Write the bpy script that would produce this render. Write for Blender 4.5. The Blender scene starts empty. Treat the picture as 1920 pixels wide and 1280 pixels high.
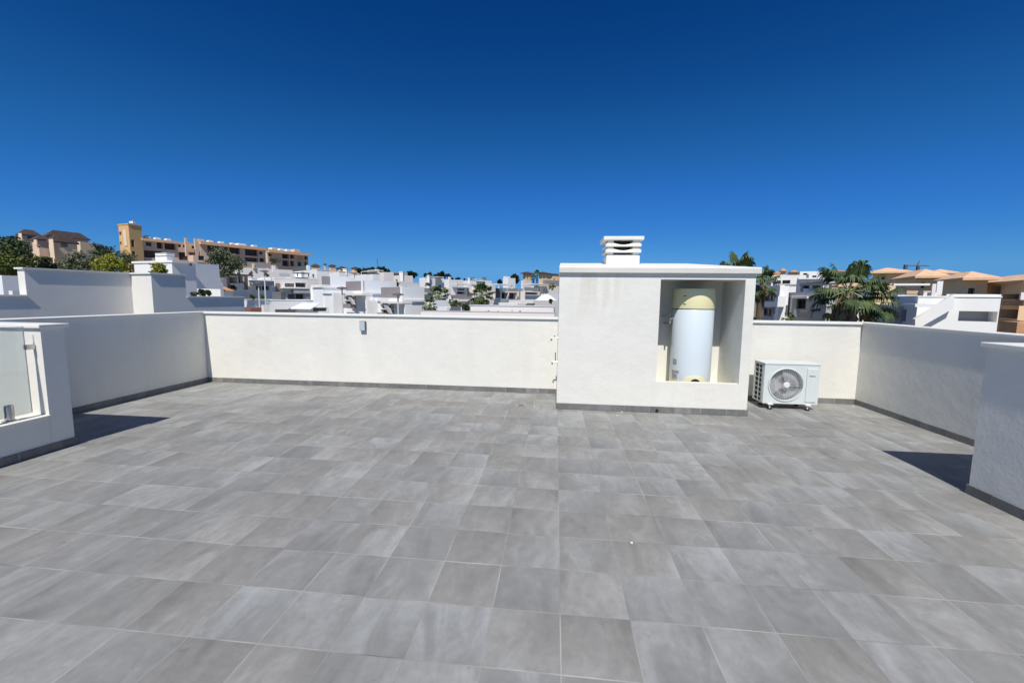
import bpy, bmesh, math, random
from mathutils import Vector, Matrix
from math import radians as R, sin, cos, tan, pi
random.seed(7)
S = bpy.context.scene
COL = S.collection

# ---------------------------------------------------------------- camera
FPX, PITCH, YAW, ROLL = 780.17, 0.10477, -0.10243, 0.01173
CAM = Vector((-0.05703, -1.90037, 1.53317))
Fv = Vector((sin(YAW)*cos(PITCH), cos(YAW)*cos(PITCH), -sin(PITCH)))
R0 = Fv.cross(Vector((0, 0, 1))).normalized(); U0 = R0.cross(Fv)
Rv = cos(ROLL)*R0 + sin(ROLL)*U0; Uv = -sin(ROLL)*R0 + cos(ROLL)*U0
cd = bpy.data.cameras.new('camera'); cam = bpy.data.objects.new('camera', cd); COL.objects.link(cam)
cam.matrix_world = Matrix(((Rv.x, Uv.x, -Fv.x, CAM.x), (Rv.y, Uv.y, -Fv.y, CAM.y), (Rv.z, Uv.z, -Fv.z, CAM.z), (0, 0, 0, 1)))
cd.sensor_width = 36; cd.lens = FPX/1920*36; cd.clip_end = 5000; cd.clip_start = .05
S.camera = cam

# ---------------------------------------------------------------- sky, sun, exposure
L = Vector((.055, .77, -1)).normalized()          # travel direction of the sunlight
EL = math.asin(-L.z); AZ = math.atan2(-L.x, -L.y)
W = bpy.data.worlds.new('World'); S.world = W; W.use_nodes = True
nt = W.node_tree; nt.nodes.clear()
sky = nt.nodes.new('ShaderNodeTexSky'); sky.sky_type = 'NISHITA'; sky.sun_disc = False
sky.sun_elevation = EL; sky.sun_rotation = AZ; sky.air_density = 1.0; sky.dust_density = 0.05; sky.ozone_density = 4.0; sky.altitude = 600
# the lowest few degrees take the colour just above them (clear dry air, no haze band)
tcw = nt.nodes.new('ShaderNodeTexCoord'); sw = nt.nodes.new('ShaderNodeSeparateXYZ'); mw = nt.nodes.new('ShaderNodeMath'); mw.operation = 'MAXIMUM'; mw.inputs[1].default_value = .065; cw = nt.nodes.new('ShaderNodeCombineXYZ')
nt.links.new(tcw.outputs['Generated'], sw.inputs[0]); nt.links.new(sw.outputs[2], mw.inputs[0]); nt.links.new(sw.outputs[0], cw.inputs[0]); nt.links.new(sw.outputs[1], cw.inputs[1]); nt.links.new(mw.outputs[0], cw.inputs[2]); nt.links.new(cw.outputs[0], sky.inputs['Vector'])
# the phone camera's rendering of the deep Mediterranean blue: a tone curve over the sky model
def vm(k):
    q = nt.nodes.new('ShaderNodeVectorMath'); q.operation = 'SCALE'; q.inputs[3].default_value = k; return q
s1 = vm(.1); s2 = vm(10.0); hs = nt.nodes.new('ShaderNodeRGBCurve')
for ch, pts in enumerate((((.0, 0), (.078, .0018), (.15, .0152), (.3, .045), (.509, .102), (.72, .16), (1, 1)), ((0, 0), (.07, .014), (.141, .042), (.266, .122), (.45, .21), (.723, .342), (.86, .39), (1, 1)), ((0, 0), (.15, .085), (.283, .195), (.479, .402), (.6, .56), (.847, .716), (1, 1)))):
    cv = hs.mapping.curves[ch]
    cv.points[0].location = pts[0]; cv.points[-1].location = pts[-1]
    for p_ in pts[1:-1]: cv.points.new(*p_)
hs.mapping.update()
bg = nt.nodes.new('ShaderNodeBackground'); bg.inputs['Strength'].default_value = .1
out = nt.nodes.new('ShaderNodeOutputWorld')
nt.links.new(sky.outputs[0], s1.inputs[0]); nt.links.new(s1.outputs[0], hs.inputs['Color']); nt.links.new(hs.outputs[0], s2.inputs[0]); nt.links.new(s2.outputs[0], bg.inputs[0]); nt.links.new(bg.outputs[0], out.inputs[0])
sd = bpy.data.lights.new('sun', 'SUN'); sd.energy = 4.65; sd.angle = R(.53); sd.color = (1, .955, .89)
sun = bpy.data.objects.new('sun', sd); COL.objects.link(sun); sun.rotation_euler = L.to_track_quat('-Z', 'Y').to_euler(); sun.location = (0, -5, 20)
S.view_settings.view_transform = 'Standard'; S.view_settings.look = 'None'; S.view_settings.gamma = 1
S.view_settings.exposure = 0.0; S.view_settings.use_curve_mapping = False
S.cycles.max_bounces = 8; S.cycles.diffuse_bounces = 4; S.cycles.transparent_max_bounces = 12

# ---------------------------------------------------------------- pixel (1920x1280) -> ray helpers
def ray(x, y): return Fv + Rv*((x-960)/FPX) + Uv*((640-y)/FPX)
def atY(x, y, Y): d = ray(x, y); return CAM + d*((Y-CAM.y)/d.y)
def atZ(x, y, z): d = ray(x, y); return CAM + d*((z-CAM.z)/d.z)

# ---------------------------------------------------------------- materials
MC = {}
def mat(name, col, rough=.8, var=.0, vscale=2., bump=0., bscale=60., metal=0., stretch=(1, 1, 1), col2=None, spec=.3):
    if name in MC: return MC[name]
    m = bpy.data.materials.new(name); m.use_nodes = True; n = m.node_tree; b = n.nodes['Principled BSDF']
    b.inputs['Roughness'].default_value = rough; b.inputs['Metallic'].default_value = metal; b.inputs['Specular IOR Level'].default_value = spec
    tc = n.nodes.new('ShaderNodeTexCoord'); mp = n.nodes.new('ShaderNodeMapping'); mp.inputs['Scale'].default_value = stretch
    n.links.new(tc.outputs['Object'], mp.inputs[0])
    c1 = tuple(col)+(1,)
    if var or col2:
        nz = n.nodes.new('ShaderNodeTexNoise'); nz.inputs['Scale'].default_value = vscale; nz.inputs['Detail'].default_value = 6; nz.inputs['Roughness'].default_value = .6
        n.links.new(mp.outputs[0], nz.inputs['Vector'])
        rp = n.nodes.new('ShaderNodeValToRGB'); rp.color_ramp.elements[0].position = .33; rp.color_ramp.elements[1].position = .67
        if col2: a, c = tuple(col2)+(1,), c1
        else: a = tuple(v*(1-var) for v in col)+(1,); c = tuple(min(1, v*(1+var)) for v in col)+(1,)
        rp.color_ramp.elements[0].color = a; rp.color_ramp.elements[1].color = c
        n.links.new(nz.outputs['Fac'], rp.inputs[0]); n.links.new(rp.outputs[0], b.inputs['Base Color'])
    else: b.inputs['Base Color'].default_value = c1
    if bump:
        nb = n.nodes.new('ShaderNodeTexNoise'); nb.inputs['Scale'].default_value = bscale; nb.inputs['Detail'].default_value = 4
        n.links.new(tc.outputs['Object'], nb.inputs['Vector'])
        bp = n.nodes.new('ShaderNodeBump'); bp.inputs['Strength'].default_value = bump; bp.inputs['Distance'].default_value = .01
        n.links.new(nb.outputs['Fac'], bp.inputs['Height']); n.links.new(bp.outputs[0], b.inputs['Normal'])
    MC[name] = m; return m

def plaster_mat():
    m = mat('terrace_plaster', (.742, .728, .655), .9, .035, 1.1, .0)
    n = m.node_tree; b = n.nodes['Principled BSDF']; tc = n.nodes.new('ShaderNodeTexCoord')
    a = n.nodes.new('ShaderNodeTexNoise'); a.inputs['Scale'].default_value = 90; a.inputs['Detail'].default_value = 5; a.inputs['Roughness'].default_value = .65
    c = n.nodes.new('ShaderNodeTexNoise'); c.inputs['Scale'].default_value = 4.0; c.inputs['Detail'].default_value = 3
    v = n.nodes.new('ShaderNodeTexVoronoi'); v.inputs['Scale'].default_value = 38
    for q in (a, c, v): n.links.new(tc.outputs['Object'], q.inputs['Vector'])
    b1 = n.nodes.new('ShaderNodeBump'); b1.inputs['Strength'].default_value = .28; b1.inputs['Distance'].default_value = .006
    b2 = n.nodes.new('ShaderNodeBump'); b2.inputs['Strength'].default_value = .3; b2.inputs['Distance'].default_value = .035
    b3 = n.nodes.new('ShaderNodeBump'); b3.inputs['Strength'].default_value = .12; b3.inputs['Distance'].default_value = .008
    n.links.new(a.outputs['Fac'], b1.inputs['Height']); n.links.new(c.outputs['Fac'], b2.inputs['Height']); n.links.new(v.outputs['Distance'], b3.inputs['Height'])
    n.links.new(b2.outputs[0], b1.inputs['Normal']); n.links.new(b1.outputs[0], b3.inputs['Normal']); n.links.new(b3.outputs[0], b.inputs['Normal'])
    # weather streaks: narrow vertical runs of slightly yellowed paint
    rp = [q for q in n.nodes if q.type == 'VALTORGB'][0]
    mp = n.nodes.new('ShaderNodeMapping'); mp.inputs['Scale'].default_value = (2.6, 2.6, .35)
    s = n.nodes.new('ShaderNodeTexNoise'); s.inputs['Scale'].default_value = 1.6; s.inputs['Detail'].default_value = 5
    r2 = n.nodes.new('ShaderNodeValToRGB'); r2.color_ramp.elements[0].position = .52; r2.color_ramp.elements[0].color = (0, 0, 0, 1); r2.color_ramp.elements[1].position = .72; r2.color_ramp.elements[1].color = (.32, .32, .32, 1)
    mx = n.nodes.new('ShaderNodeMixRGB'); mx.inputs[2].default_value = (.655, .64, .56, 1)
    n.links.new(tc.outputs['Object'], mp.inputs[0]); n.links.new(mp.outputs[0], s.inputs['Vector']); n.links.new(s.outputs['Fac'], r2.inputs[0])
    n.links.new(r2.outputs[0], mx.inputs[0]); n.links.new(rp.outputs[0], mx.inputs[1]); n.links.new(mx.outputs[0], b.inputs['Base Color'])
    return m

def tile_mat(name, scale=3.0, off=(0, 0), lift=1.0, axes='XY'):
    m = bpy.data.materials.new(name); m.use_nodes = True; n = m.node_tree; b = n.nodes['Principled BSDF']; K = n.links.new
    def math_(op, a=None, c=None, v=None):
        q = n.nodes.new('ShaderNodeMath'); q.operation = op
        if a is not None: (K(a, q.inputs[0]) if hasattr(a, 'links') else setattr(q.inputs[0], 'default_value', a))
        if c is not None: (K(c, q.inputs[1]) if hasattr(c, 'links') else setattr(q.inputs[1], 'default_value', c))
        return q.outputs[0]
    tc = n.nodes.new('ShaderNodeTexCoord'); sp = n.nodes.new('ShaderNodeSeparateXYZ'); K(tc.outputs['Object'], sp.inputs[0])
    # a slight unevenness of the laid joints
    ax = {'X': sp.outputs[0], 'Y': sp.outputs[1], 'Z': sp.outputs[2]}
    u = math_('MULTIPLY', ax[axes[0]], scale); v = math_('MULTIPLY', ax[axes[1]], scale)
    u = math_('ADD', u, off[0]); v = math_('ADD', v, off[1])
    iu = math_('FLOOR', u); iv = math_('FLOOR', v); fu = math_('SUBTRACT', u, iu); fv = math_('SUBTRACT', v, iv)
    def edge(f): return math_('MINIMUM', f, math_('SUBTRACT', 1.0, f))
    ed = math_('MINIMUM', edge(fu), edge(fv))
    cb = n.nodes.new('ShaderNodeCombineXYZ'); K(iu, cb.inputs[0]); K(iv, cb.inputs[1])
    wn = n.nodes.new('ShaderNodeTexWhiteNoise'); wn.noise_dimensions = '3D'; K(cb.outputs[0], wn.inputs['Vector'])
    ws = n.nodes.new('ShaderNodeSeparateXYZ'); K(wn.outputs['Color'], ws.inputs[0])
    # streaks inside a tile, offset per tile
    o1 = math_('MULTIPLY', ws.outputs[0], 37.0); o2 = math_('MULTIPLY', ws.outputs[1], 53.0)
    # about half of the tiles have the print turned
    cu = n.nodes.new('ShaderNodeCombineXYZ'); K(math_('ADD', math_('MULTIPLY', u, 1.0), o1), cu.inputs[0]); K(math_('ADD', math_('MULTIPLY', v, .42), o2), cu.inputs[1]); K(o1, cu.inputs[2])
    nz = n.nodes.new('ShaderNodeTexNoise'); nz.inputs['Scale'].default_value = 1.7; nz.inputs['Detail'].default_value = 10; nz.inputs['Roughness'].default_value = .6; nz.inputs['Distortion'].default_value = 1.3
    K(cu.outputs[0], nz.inputs['Vector'])
    c2 = n.nodes.new('ShaderNodeCombineXYZ'); K(math_('ADD', math_('MULTIPLY', u, 1.0), o2), c2.inputs[0]); K(math_('ADD', math_('MULTIPLY', v, 1.0), o1), c2.inputs[1])
    n2 = n.nodes.new('ShaderNodeTexNoise'); n2.inputs['Scale'].default_value = 5.; n2.inputs['Detail'].default_value = 9; n2.inputs['Roughness'].default_value = .7
    K(c2.outputs[0], n2.inputs['Vector'])
    # large-scale tone drift over the whole floor
    n3 = n.nodes.new('ShaderNodeTexNoise'); n3.inputs['Scale'].default_value = .45; n3.inputs['Detail'].default_value = 3; K(tc.outputs['Object'], n3.inputs['Vector'])
    t = math_('MULTIPLY', math_('SUBTRACT', nz.outputs['Fac'], .5), .62)
    t = math_('ADD', t, math_('MULTIPLY', math_('SUBTRACT', n2.outputs['Fac'], .5), .30))
    t = math_('ADD', t, math_('MULTIPLY', math_('SUBTRACT', ws.outputs[2], .5), .15))
    # the printed tone runs from one side of a tile to the other
    t = math_('ADD', t, math_('MULTIPLY', math_('MULTIPLY', math_('SUBTRACT', fu, .5), math_('SUBTRACT', ws.outputs[0], .35)), .34))
    t = math_('ADD', t, math_('MULTIPLY', math_('MULTIPLY', math_('SUBTRACT', fv, .5), math_('SUBTRACT', ws.outputs[1], .5)), .26))
    # dark pits and scuffs
    pit = n.nodes.new('ShaderNodeTexNoise'); pit.inputs['Scale'].default_value = 7.; pit.inputs['Detail'].default_value = 10; pit.inputs['Roughness'].default_value = .75; K(tc.outputs['Object'], pit.inputs['Vector'])
    t = math_('SUBTRACT', t, math_('MULTIPLY', math_('MAXIMUM', math_('SUBTRACT', pit.outputs['Fac'], .60), 0.0), 1.6))
    t = math_('ADD', t, math_('MULTIPLY', math_('MAXIMUM', math_('SUBTRACT', .40, pit.outputs['Fac']), 0.0), 1.2))
    t = math_('ADD', t, math_('MULTIPLY', math_('SUBTRACT', n3.outputs['Fac'], .5), .14))
    t = math_('ADD', t, .5)
    rp = n.nodes.new('ShaderNodeValToRGB'); e = rp.color_ramp.elements
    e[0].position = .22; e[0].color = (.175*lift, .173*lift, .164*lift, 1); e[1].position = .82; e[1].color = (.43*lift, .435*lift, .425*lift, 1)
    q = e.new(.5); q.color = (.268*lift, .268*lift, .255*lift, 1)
    K(t, rp.inputs[0])
    # bluish or brownish cast per tile
    hx = n.nodes.new('ShaderNodeMixRGB'); hx.blend_type = 'MULTIPLY'; hx.inputs[0].default_value = 1
    cr = n.nodes.new('ShaderNodeValToRGB'); cr.color_ramp.elements[0].color = (1.0, .985, .955, 1); cr.color_ramp.elements[1].color = (.965, .99, 1.0, 1)
    K(ws.outputs[1], cr.inputs[0]); K(rp.outputs[0], hx.inputs[1]); K(cr.outputs[0], hx.inputs[2])
    # joints
    dist = n.nodes.new('ShaderNodeTexNoise'); dist.inputs['Scale'].default_value = 9; K(tc.outputs['Object'], dist.inputs['Vector'])
    wj = math_('ADD', math_('MULTIPLY', dist.outputs['Fac'], .008), .0055)
    jm = math_('LESS_THAN', ed, wj)
    jr = n.nodes.new('ShaderNodeTexNoise'); jr.inputs['Scale'].default_value = 1.7; jr.inputs['Detail'].default_value = 5; K(tc.outputs['Object'], jr.inputs['Vector'])
    jc = n.nodes.new('ShaderNodeValToRGB'); jc.color_ramp.elements[0].position = .36; jc.color_ramp.elements[0].color = (.14, .135, .13, 1); jc.color_ramp.elements[1].position = .62; jc.color_ramp.elements[1].color = (.52, .50, .46, 1)
    K(jr.outputs['Fac'], jc.inputs[0])
    jn = n.nodes.new('ShaderNodeTexNoise'); jn.inputs['Scale'].default_value = 2.3; jn.inputs['Detail'].default_value = 4; K(tc.outputs['Object'], jn.inputs['Vector'])
    jo = n.nodes.new('ShaderNodeMapRange'); jo.inputs[1].default_value = .38; jo.inputs[2].default_value = .66; jo.inputs[3].default_value = .38; jo.inputs[4].default_value = 1.0; K(jn.outputs['Fac'], jo.inputs[0])
    isv = math_('LESS_THAN', edge(fu), edge(fv)); jk = math_('MULTIPLY', jm, math_('MULTIPLY', jo.outputs[0], math_('SUBTRACT', 1.0, math_('MULTIPLY', isv, .35))))
    mx = n.nodes.new('ShaderNodeMixRGB'); K(jk, mx.inputs[0]); K(hx.outputs[0], mx.inputs[1]); K(jc.outputs[0], mx.inputs[2])
    K(mx.outputs[0], b.inputs['Base Color'])
    rr = n.nodes.new('ShaderNodeMapRange'); rr.inputs[3].default_value = .52; rr.inputs[4].default_value = .75; K(n2.outputs['Fac'], rr.inputs[0]); K(rr.outputs[0], b.inputs['Roughness'])
    b.inputs['Specular IOR Level'].default_value = .35
    hgt = math_('MULTIPLY', jm, -1.0); fine = n.nodes.new('ShaderNodeTexNoise'); fine.inputs['Scale'].default_value = 140; fine.inputs['Detail'].default_value = 3; K(tc.outputs['Object'], fine.inputs['Vector'])
    hh = math_('ADD', hgt, math_('MULTIPLY', fine.outputs['Fac'], .35))
    bp = n.nodes.new('ShaderNodeBump'); bp.inputs['Strength'].default_value = .35; bp.inputs['Distance'].default_value = .003; K(hh, bp.inputs['Height']); K(bp.outputs[0], b.inputs['Normal'])
    MC[name] = m; return m

def glass_mat(name, tint, alpha=.25, rough=.03):
    m = bpy.data.materials.new(name); m.use_nodes = True; n = m.node_tree; n.nodes.clear()
    t = n.nodes.new('ShaderNodeBsdfTransparent'); t.inputs[0].default_value = tuple(tint)+(1,)
    g = n.nodes.new('ShaderNodeBsdfGlossy'); g.inputs['Roughness'].default_value = rough
    d = n.nodes.new('ShaderNodeBsdfDiffuse'); d.inputs[0].default_value = (.84, .90, .89, 1)
    f = n.nodes.new('ShaderNodeFresnel'); f.inputs[0].default_value = 1.45
    a = n.nodes.new('ShaderNodeMixShader'); c = n.nodes.new('ShaderNodeMixShader'); o = n.nodes.new('ShaderNodeOutputMaterial')
    a.inputs[0].default_value = alpha; n.links.new(t.outputs[0], a.inputs[1]); n.links.new(d.outputs[0], a.inputs[2])
    n.links.new(f.outputs[0], c.inputs[0]); n.links.new(a.outputs[0], c.inputs[1]); n.links.new(g.outputs[0], c.inputs[2]); n.links.new(c.outputs[0], o.inputs[0])
    MC[name] = m; return m

PL = plaster_mat()
COPE = mat('coping_white', (.78, .77, .70), .7, .04, 3, .15, 40)
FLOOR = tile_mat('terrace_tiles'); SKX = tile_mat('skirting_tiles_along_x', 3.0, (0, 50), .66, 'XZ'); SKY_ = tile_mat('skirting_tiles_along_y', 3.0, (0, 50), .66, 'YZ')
def stained_plaster():
    m = PL.copy(); m.name = 'housing_plaster'; n = m.node_tree; b = n.nodes['Principled BSDF']; K = n.links.new
    tc = [q for q in n.nodes if q.type == 'TEX_COORD'][0]; prev = b.inputs['Base Color'].links[0].from_socket
    sp = n.nodes.new('ShaderNodeSeparateXYZ'); K(tc.outputs['Object'], sp.inputs[0])
    def rng(sock, a, c):
        r = n.nodes.new('ShaderNodeMapRange'); r.interpolation_type = 'SMOOTHSTEP'; r.inputs[1].default_value = a; r.inputs[2].default_value = c; K(sock, r.inputs[0]); return r.outputs[0]
    def mul(a, c):
        q = n.nodes.new('ShaderNodeMath'); q.operation = 'MULTIPLY'; K(a, q.inputs[0]); (K(c, q.inputs[1]) if hasattr(c, 'links') else setattr(q.inputs[1], 'default_value', c)); return q.outputs[0]
    mp = n.nodes.new('ShaderNodeMapping'); mp.inputs['Scale'].default_value = (7, 2, .9); K(tc.outputs['Object'], mp.inputs[0])
    nz = n.nodes.new('ShaderNodeTexNoise'); nz.inputs['Scale'].default_value = 1.3; nz.inputs['Detail'].default_value = 5; K(mp.outputs[0], nz.inputs['Vector'])
    f = mul(mul(rng(sp.outputs[0], -1.2, -.95), rng(sp.outputs[0], -.35, -.6)), mul(rng(sp.outputs[2], 1.0, 1.8), rng(nz.outputs['Fac'], .38, .62)))
    mx = n.nodes.new('ShaderNodeMixRGB'); mx.inputs[2].default_value = (.62, .60, .49, 1); K(mul(f, .65), mx.inputs[0]); K(prev, mx.inputs[1]); K(mx.outputs[0], b.inputs['Base Color'])
    return m
HPL = stained_plaster()
GLASS = glass_mat('guard_glass', (.955, .985, .98), .26)
RAILG = glass_mat('balcony_glass', (.8, .88, .88), .35)
mat('white', (.84, .83, .79), .85, .03, .5); mat('white_warm', (.80, .75, .69), .85, .03, .5); mat('white_cool', (.82, .83, .82), .85, .03, .5)
mat('grey_and_shade_render', (.42, .42, .43), .85, .05, .5); mat('dark_grey', (.10, .105, .115), .7); mat('tan_wall', (.78, .58, .36), .85, .06, .4)  # the first grey also carries painted shade of white facades and a recess
mat('pink_wall', (.72, .52, .38), .85, .06, .3); mat('orange_wall', (.68, .43, .20), .85, .08, .3); mat('cream_wall', (.76, .61, .42), .85, .05, .4)
mat('terracotta', (.55, .30, .16), .8, .15, 1.2); mat('pale_tiles', (.72, .47, .29), .8, .10, 1.5); mat('dark_tiles', (.085, .06, .055), .8, .2, 1)
mat('window_glass', (.025, .03, .035), .12, spec=.6); mat('brown_shutter', (.10, .062, .05), .6); mat('stone_strip', (.24, .19, .16), .9, .25, 2.5)
mat('slat_grey', (.30, .27, .26), .6, .1, 6, stretch=(6, 6, .2)); mat('frame_grey', (.12, .125, .13), .5); mat('frame_white', (.75, .75, .74), .5)
mat('steel', (.55, .54, .52), .28, metal=1.0); mat('black_rubber', (.02, .02, .02), .7); mat('appliance_white', (.64, .69, .665), .38, .01, 2, spec=.5)
mat('heater_blue_white', (.66, .735, .765), .35, spec=.5); mat('heater_cream', (.80, .75, .43), .45, spec=.45); mat('louver_dark', (.035, .04, .04), .6)
mat('grille_grey', (.62, .64, .64), .4); mat('earth', (.27, .23, .17), .95, .25, .03, col2=(.10, .12, .06)); mat('asphalt', (.06, .06, .06), .9, .1, .5)
mat('bark', (.13, .10, .075), .9, .25, 6); mat('dead_frond', (.30, .23, .14), .9, .3, 4)
mat('solar', (.09, .12, .16), .25); mat('canvas', (.80, .82, .85), .8); mat('palm_stem', (.30, .33, .16), .6); mat('drain_plate', (.30, .28, .26), .5, .1, 30); mat('fan_well_grey', (.17, .18, .18), .6); mat('neighbour_plaster', (.76, .74, .67), .9, .04, 1.2, .25, 70); mat('fan_grey', (.30, .31, .31), .5); mat('fascia_paint', (.66, .63, .57), .8, .06, 2, .15, 40); mat('red_brick', (.25, .12, .09), .9, .2, 2)
def leafmat(name, c1, c2, sc=.9):
    m = mat(name, c1, .65, .3, sc, col2=c2); b = m.node_tree.nodes['Principled BSDF']; b.inputs['Specular IOR Level'].default_value = .25; return m
leafmat('leaf_dark', (.10, .135, .055), (.03, .05, .02)); leafmat('leaf_olive', (.20, .22, .13), (.08, .10, .055)); leafmat('leaf_lime', (.42, .40, .05), (.14, .17, .03), 1.4)
leafmat('leaf_mid', (.20, .23, .05), (.035, .06, .02)); leafmat('leaf_palm', (.12, .165, .06), (.035, .06, .022), 1.5); leafmat('leaf_pine', (.035, .055, .028), (.014, .024, .013), 1)

# ---------------------------------------------------------------- object helpers
def tag(o, label=None, cat=None, group=None, kind=None):
    if label: o['label'] = label
    if cat: o['category'] = cat
    if group: o['group'] = group
    if kind: o['kind'] = kind
    return o
def thing(name, loc, label, cat, group=None):
    o = bpy.data.objects.new(name, None); o.empty_display_size = .3; COL.objects.link(o); o.location = loc
    return tag(o, label, cat, group)
def origin(p):
    v = Vector((0, 0, 0))
    while p is not None: v += p.location; p = p.parent
    return v
class MB:
    """collects shapes in world coordinates, then links them as one object"""
    def __init__(s): s.v = []; s.f = []; s.sm = False
    def quad(s, *p):
        i = len(s.v); s.v += [Vector(q) for q in p]; s.f.append(tuple(range(i, i+len(p))))
    def box(s, x0, x1, y0, y1, z0, z1):
        s.prism([(x0, y0), (x1, y0), (x1, y1), (x0, y1)], z0, z1)
    def prism(s, pts, z0, z1):
        i = len(s.v); n = len(pts)
        s.v += [Vector((p[0], p[1], z0)) for p in pts]+[Vector((p[0], p[1], z1)) for p in pts]
        s.f.append(tuple(i+n-1-k for k in range(n))); s.f.append(tuple(i+n+k for k in range(n)))
        for k in range(n): s.f.append((i+k, i+(k+1) % n, i+n+(k+1) % n, i+n+k))
    def obox(s, c, a, b, d):
        """box centred c with half-axis vectors a,b,d"""
        i = len(s.v); c, a, b, d = map(Vector, (c, a, b, d))
        for sd_ in (-1, 1):
            for (sa, sb) in ((-1, -1), (1, -1), (1, 1), (-1, 1)): s.v.append(c+a*sa+b*sb+d*sd_)
        for f in ((3, 2, 1, 0), (4, 5, 6, 7), (0, 1, 5, 4), (1, 2, 6, 5), (2, 3, 7, 6), (3, 0, 4, 7)): s.f.append(tuple(i+k for k in f))
    def tube(s, pts, rs, n=8, caps=True):
        pts = [Vector(p) for p in pts]
        if not isinstance(rs, (list, tuple)): rs = [rs]*len(pts)
        base = len(s.v)
        for k, p in enumerate(pts):
            t = (pts[min(k+1, len(pts)-1)]-pts[max(k-1, 0)]).normalized()
            a = t.cross(Vector((0, 0, 1)) if abs(t.z) < .9 else Vector((1, 0, 0))).normalized(); b = t.cross(a)
            for j in range(n): an = 2*pi*j/n; s.v.append(p+(a*cos(an)+b*sin(an))*rs[k])
        for k in range(len(pts)-1):
            for j in range(n):
                a0 = base+k*n+j; a1 = base+k*n+(j+1) % n; s.f.append((a0, a1, a1+n, a0+n))
        if caps:
            s.f.append(tuple(base+n-1-j for j in range(n))); s.f.append(tuple(base+(len(pts)-1)*n+j for j in range(n)))
    def lathe(s, c, prof, n=48, axis='Z', caps=True):
        base = len(s.v); c = Vector(c)
        for (r, h) in prof:
            for j in range(n):
                a = 2*pi*j/n
                s.v.append(c+(Vector((r*cos(a), r*sin(a), h)) if axis == 'Z' else Vector((r*cos(a), h, r*sin(a)))))
        for k in range(len(prof)-1):
            for j in range(n):
                a0 = base+k*n+j; a1 = base+k*n+(j+1) % n; s.f.append((a0, a1, a1+n, a0+n))
        if not caps: return
        if prof[0][0] > 1e-5: s.f.append(tuple(base+n-1-j for j in range(n)))
        if prof[-1][0] > 1e-5: s.f.append(tuple(base+(len(prof)-1)*n+j for j in range(n)))
    def build(s, name, m, parent=None, loc=None, bevel=0, smooth=False, label=None, segs=2, recalc=True):
        o0 = origin(parent) if parent else Vector(loc or (0, 0, 0))
        me = bpy.data.meshes.new(name); me.from_pydata([tuple(v-o0) for v in s.v], [], s.f); me.validate()
        if recalc:
            bm = bmesh.new(); bm.from_mesh(me); bmesh.ops.recalc_face_normals(bm, faces=bm.faces); bm.to_mesh(me); bm.free()
        me.materials.append(MC[m] if isinstance(m, str) else m)
        o = bpy.data.objects.new(name, me); COL.objects.link(o)
        if parent: o.parent = parent
        else: o.location = o0
        if smooth:
            for p in me.polygons: p.use_smooth = True
            me.set_sharp_from_angle(angle=R(40))
        if bevel:
            b = o.modifiers.new('bevel', 'BEVEL'); b.width = bevel; b.segments = segs; b.limit_method = 'ANGLE'; b.angle_limit = R(40)
            b.harden_normals = False
        if label: o['label'] = label
        return o

# ================================================================ TERRAIN
AZT = [(-75, .14), (-60, .135), (-45, .125), (-35, .11), (-25, .072), (-15, .05), (0, .042), (20, .035), (40, .03), (60, .02)]
def hill(az):
    if az <= AZT[0][0]: return AZT[0][1]
    for (a, b), (c, d) in zip(AZT, AZT[1:]):
        if az <= c: return b+(d-b)*(az-a)/(c-a)
    return AZT[-1][1]
def ground_z(x, y):
    r = math.hypot(x, y+1.9); az = math.degrees(math.atan2(x, y+1.9))
    if abs(az) > 90: return -6.5
    t = min(max(r-28, 0), 95 if az < -40 else 95+235*(az+40)/20 if az < -20 else 330)
    return -6.5+hill(az)*t*min(1, (90-abs(az))/25)
def make_ground():
    v = []; f = []; rs = [0, 12, 22, 32, 45, 60, 80, 105, 135, 170, 210, 260, 320, 400, 560, 900, 1600, 3500]; N = 96
    for r in rs:
        for j in range(N):
            a = 2*pi*j/N; x = r*sin(a); y = -1.9+r*cos(a); z = ground_z(x, y)
            if r > 30: z += 1.2*sin(x*.07)*cos(y*.05)*min(1, (r-30)/100)
            if r > 560: z -= (r-560)*.03
            v.append((x, y, z))
    for k in range(len(rs)-1):
        for j in range(N): f.append((k*N+j, k*N+(j+1) % N, (k+1)*N+(j+1) % N, (k+1)*N+j))
    me = bpy.data.meshes.new('ground'); me.from_pydata(v, [], f); me.validate(); me.materials.append(MC['earth'])
    o = bpy.data.objects.new('ground', me); COL.objects.link(o); tag(o, kind='structure')
make_ground()

# ================================================================ THE TERRACE
XL, XR, YB = -6.12, 4.46, 4.74
ZT = 1.195                      # plaster top of the parapets; coping on it
CT = .035                       # coping thickness
m = MB(); m.box(XL-.2, XR+.2, -5.2, YB+.2, -.25, 0); tag(m.build('terrace_floor', FLOOR), kind='structure')
m = MB(); m.box(XL-.17, XR+.17, -5.17, YB+.17, -8, -.254)
tag(m.build('white_house', 'white', loc=(-.8, 0, -8)), 'white house whose roof carries the tiled terrace', 'house')

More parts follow.
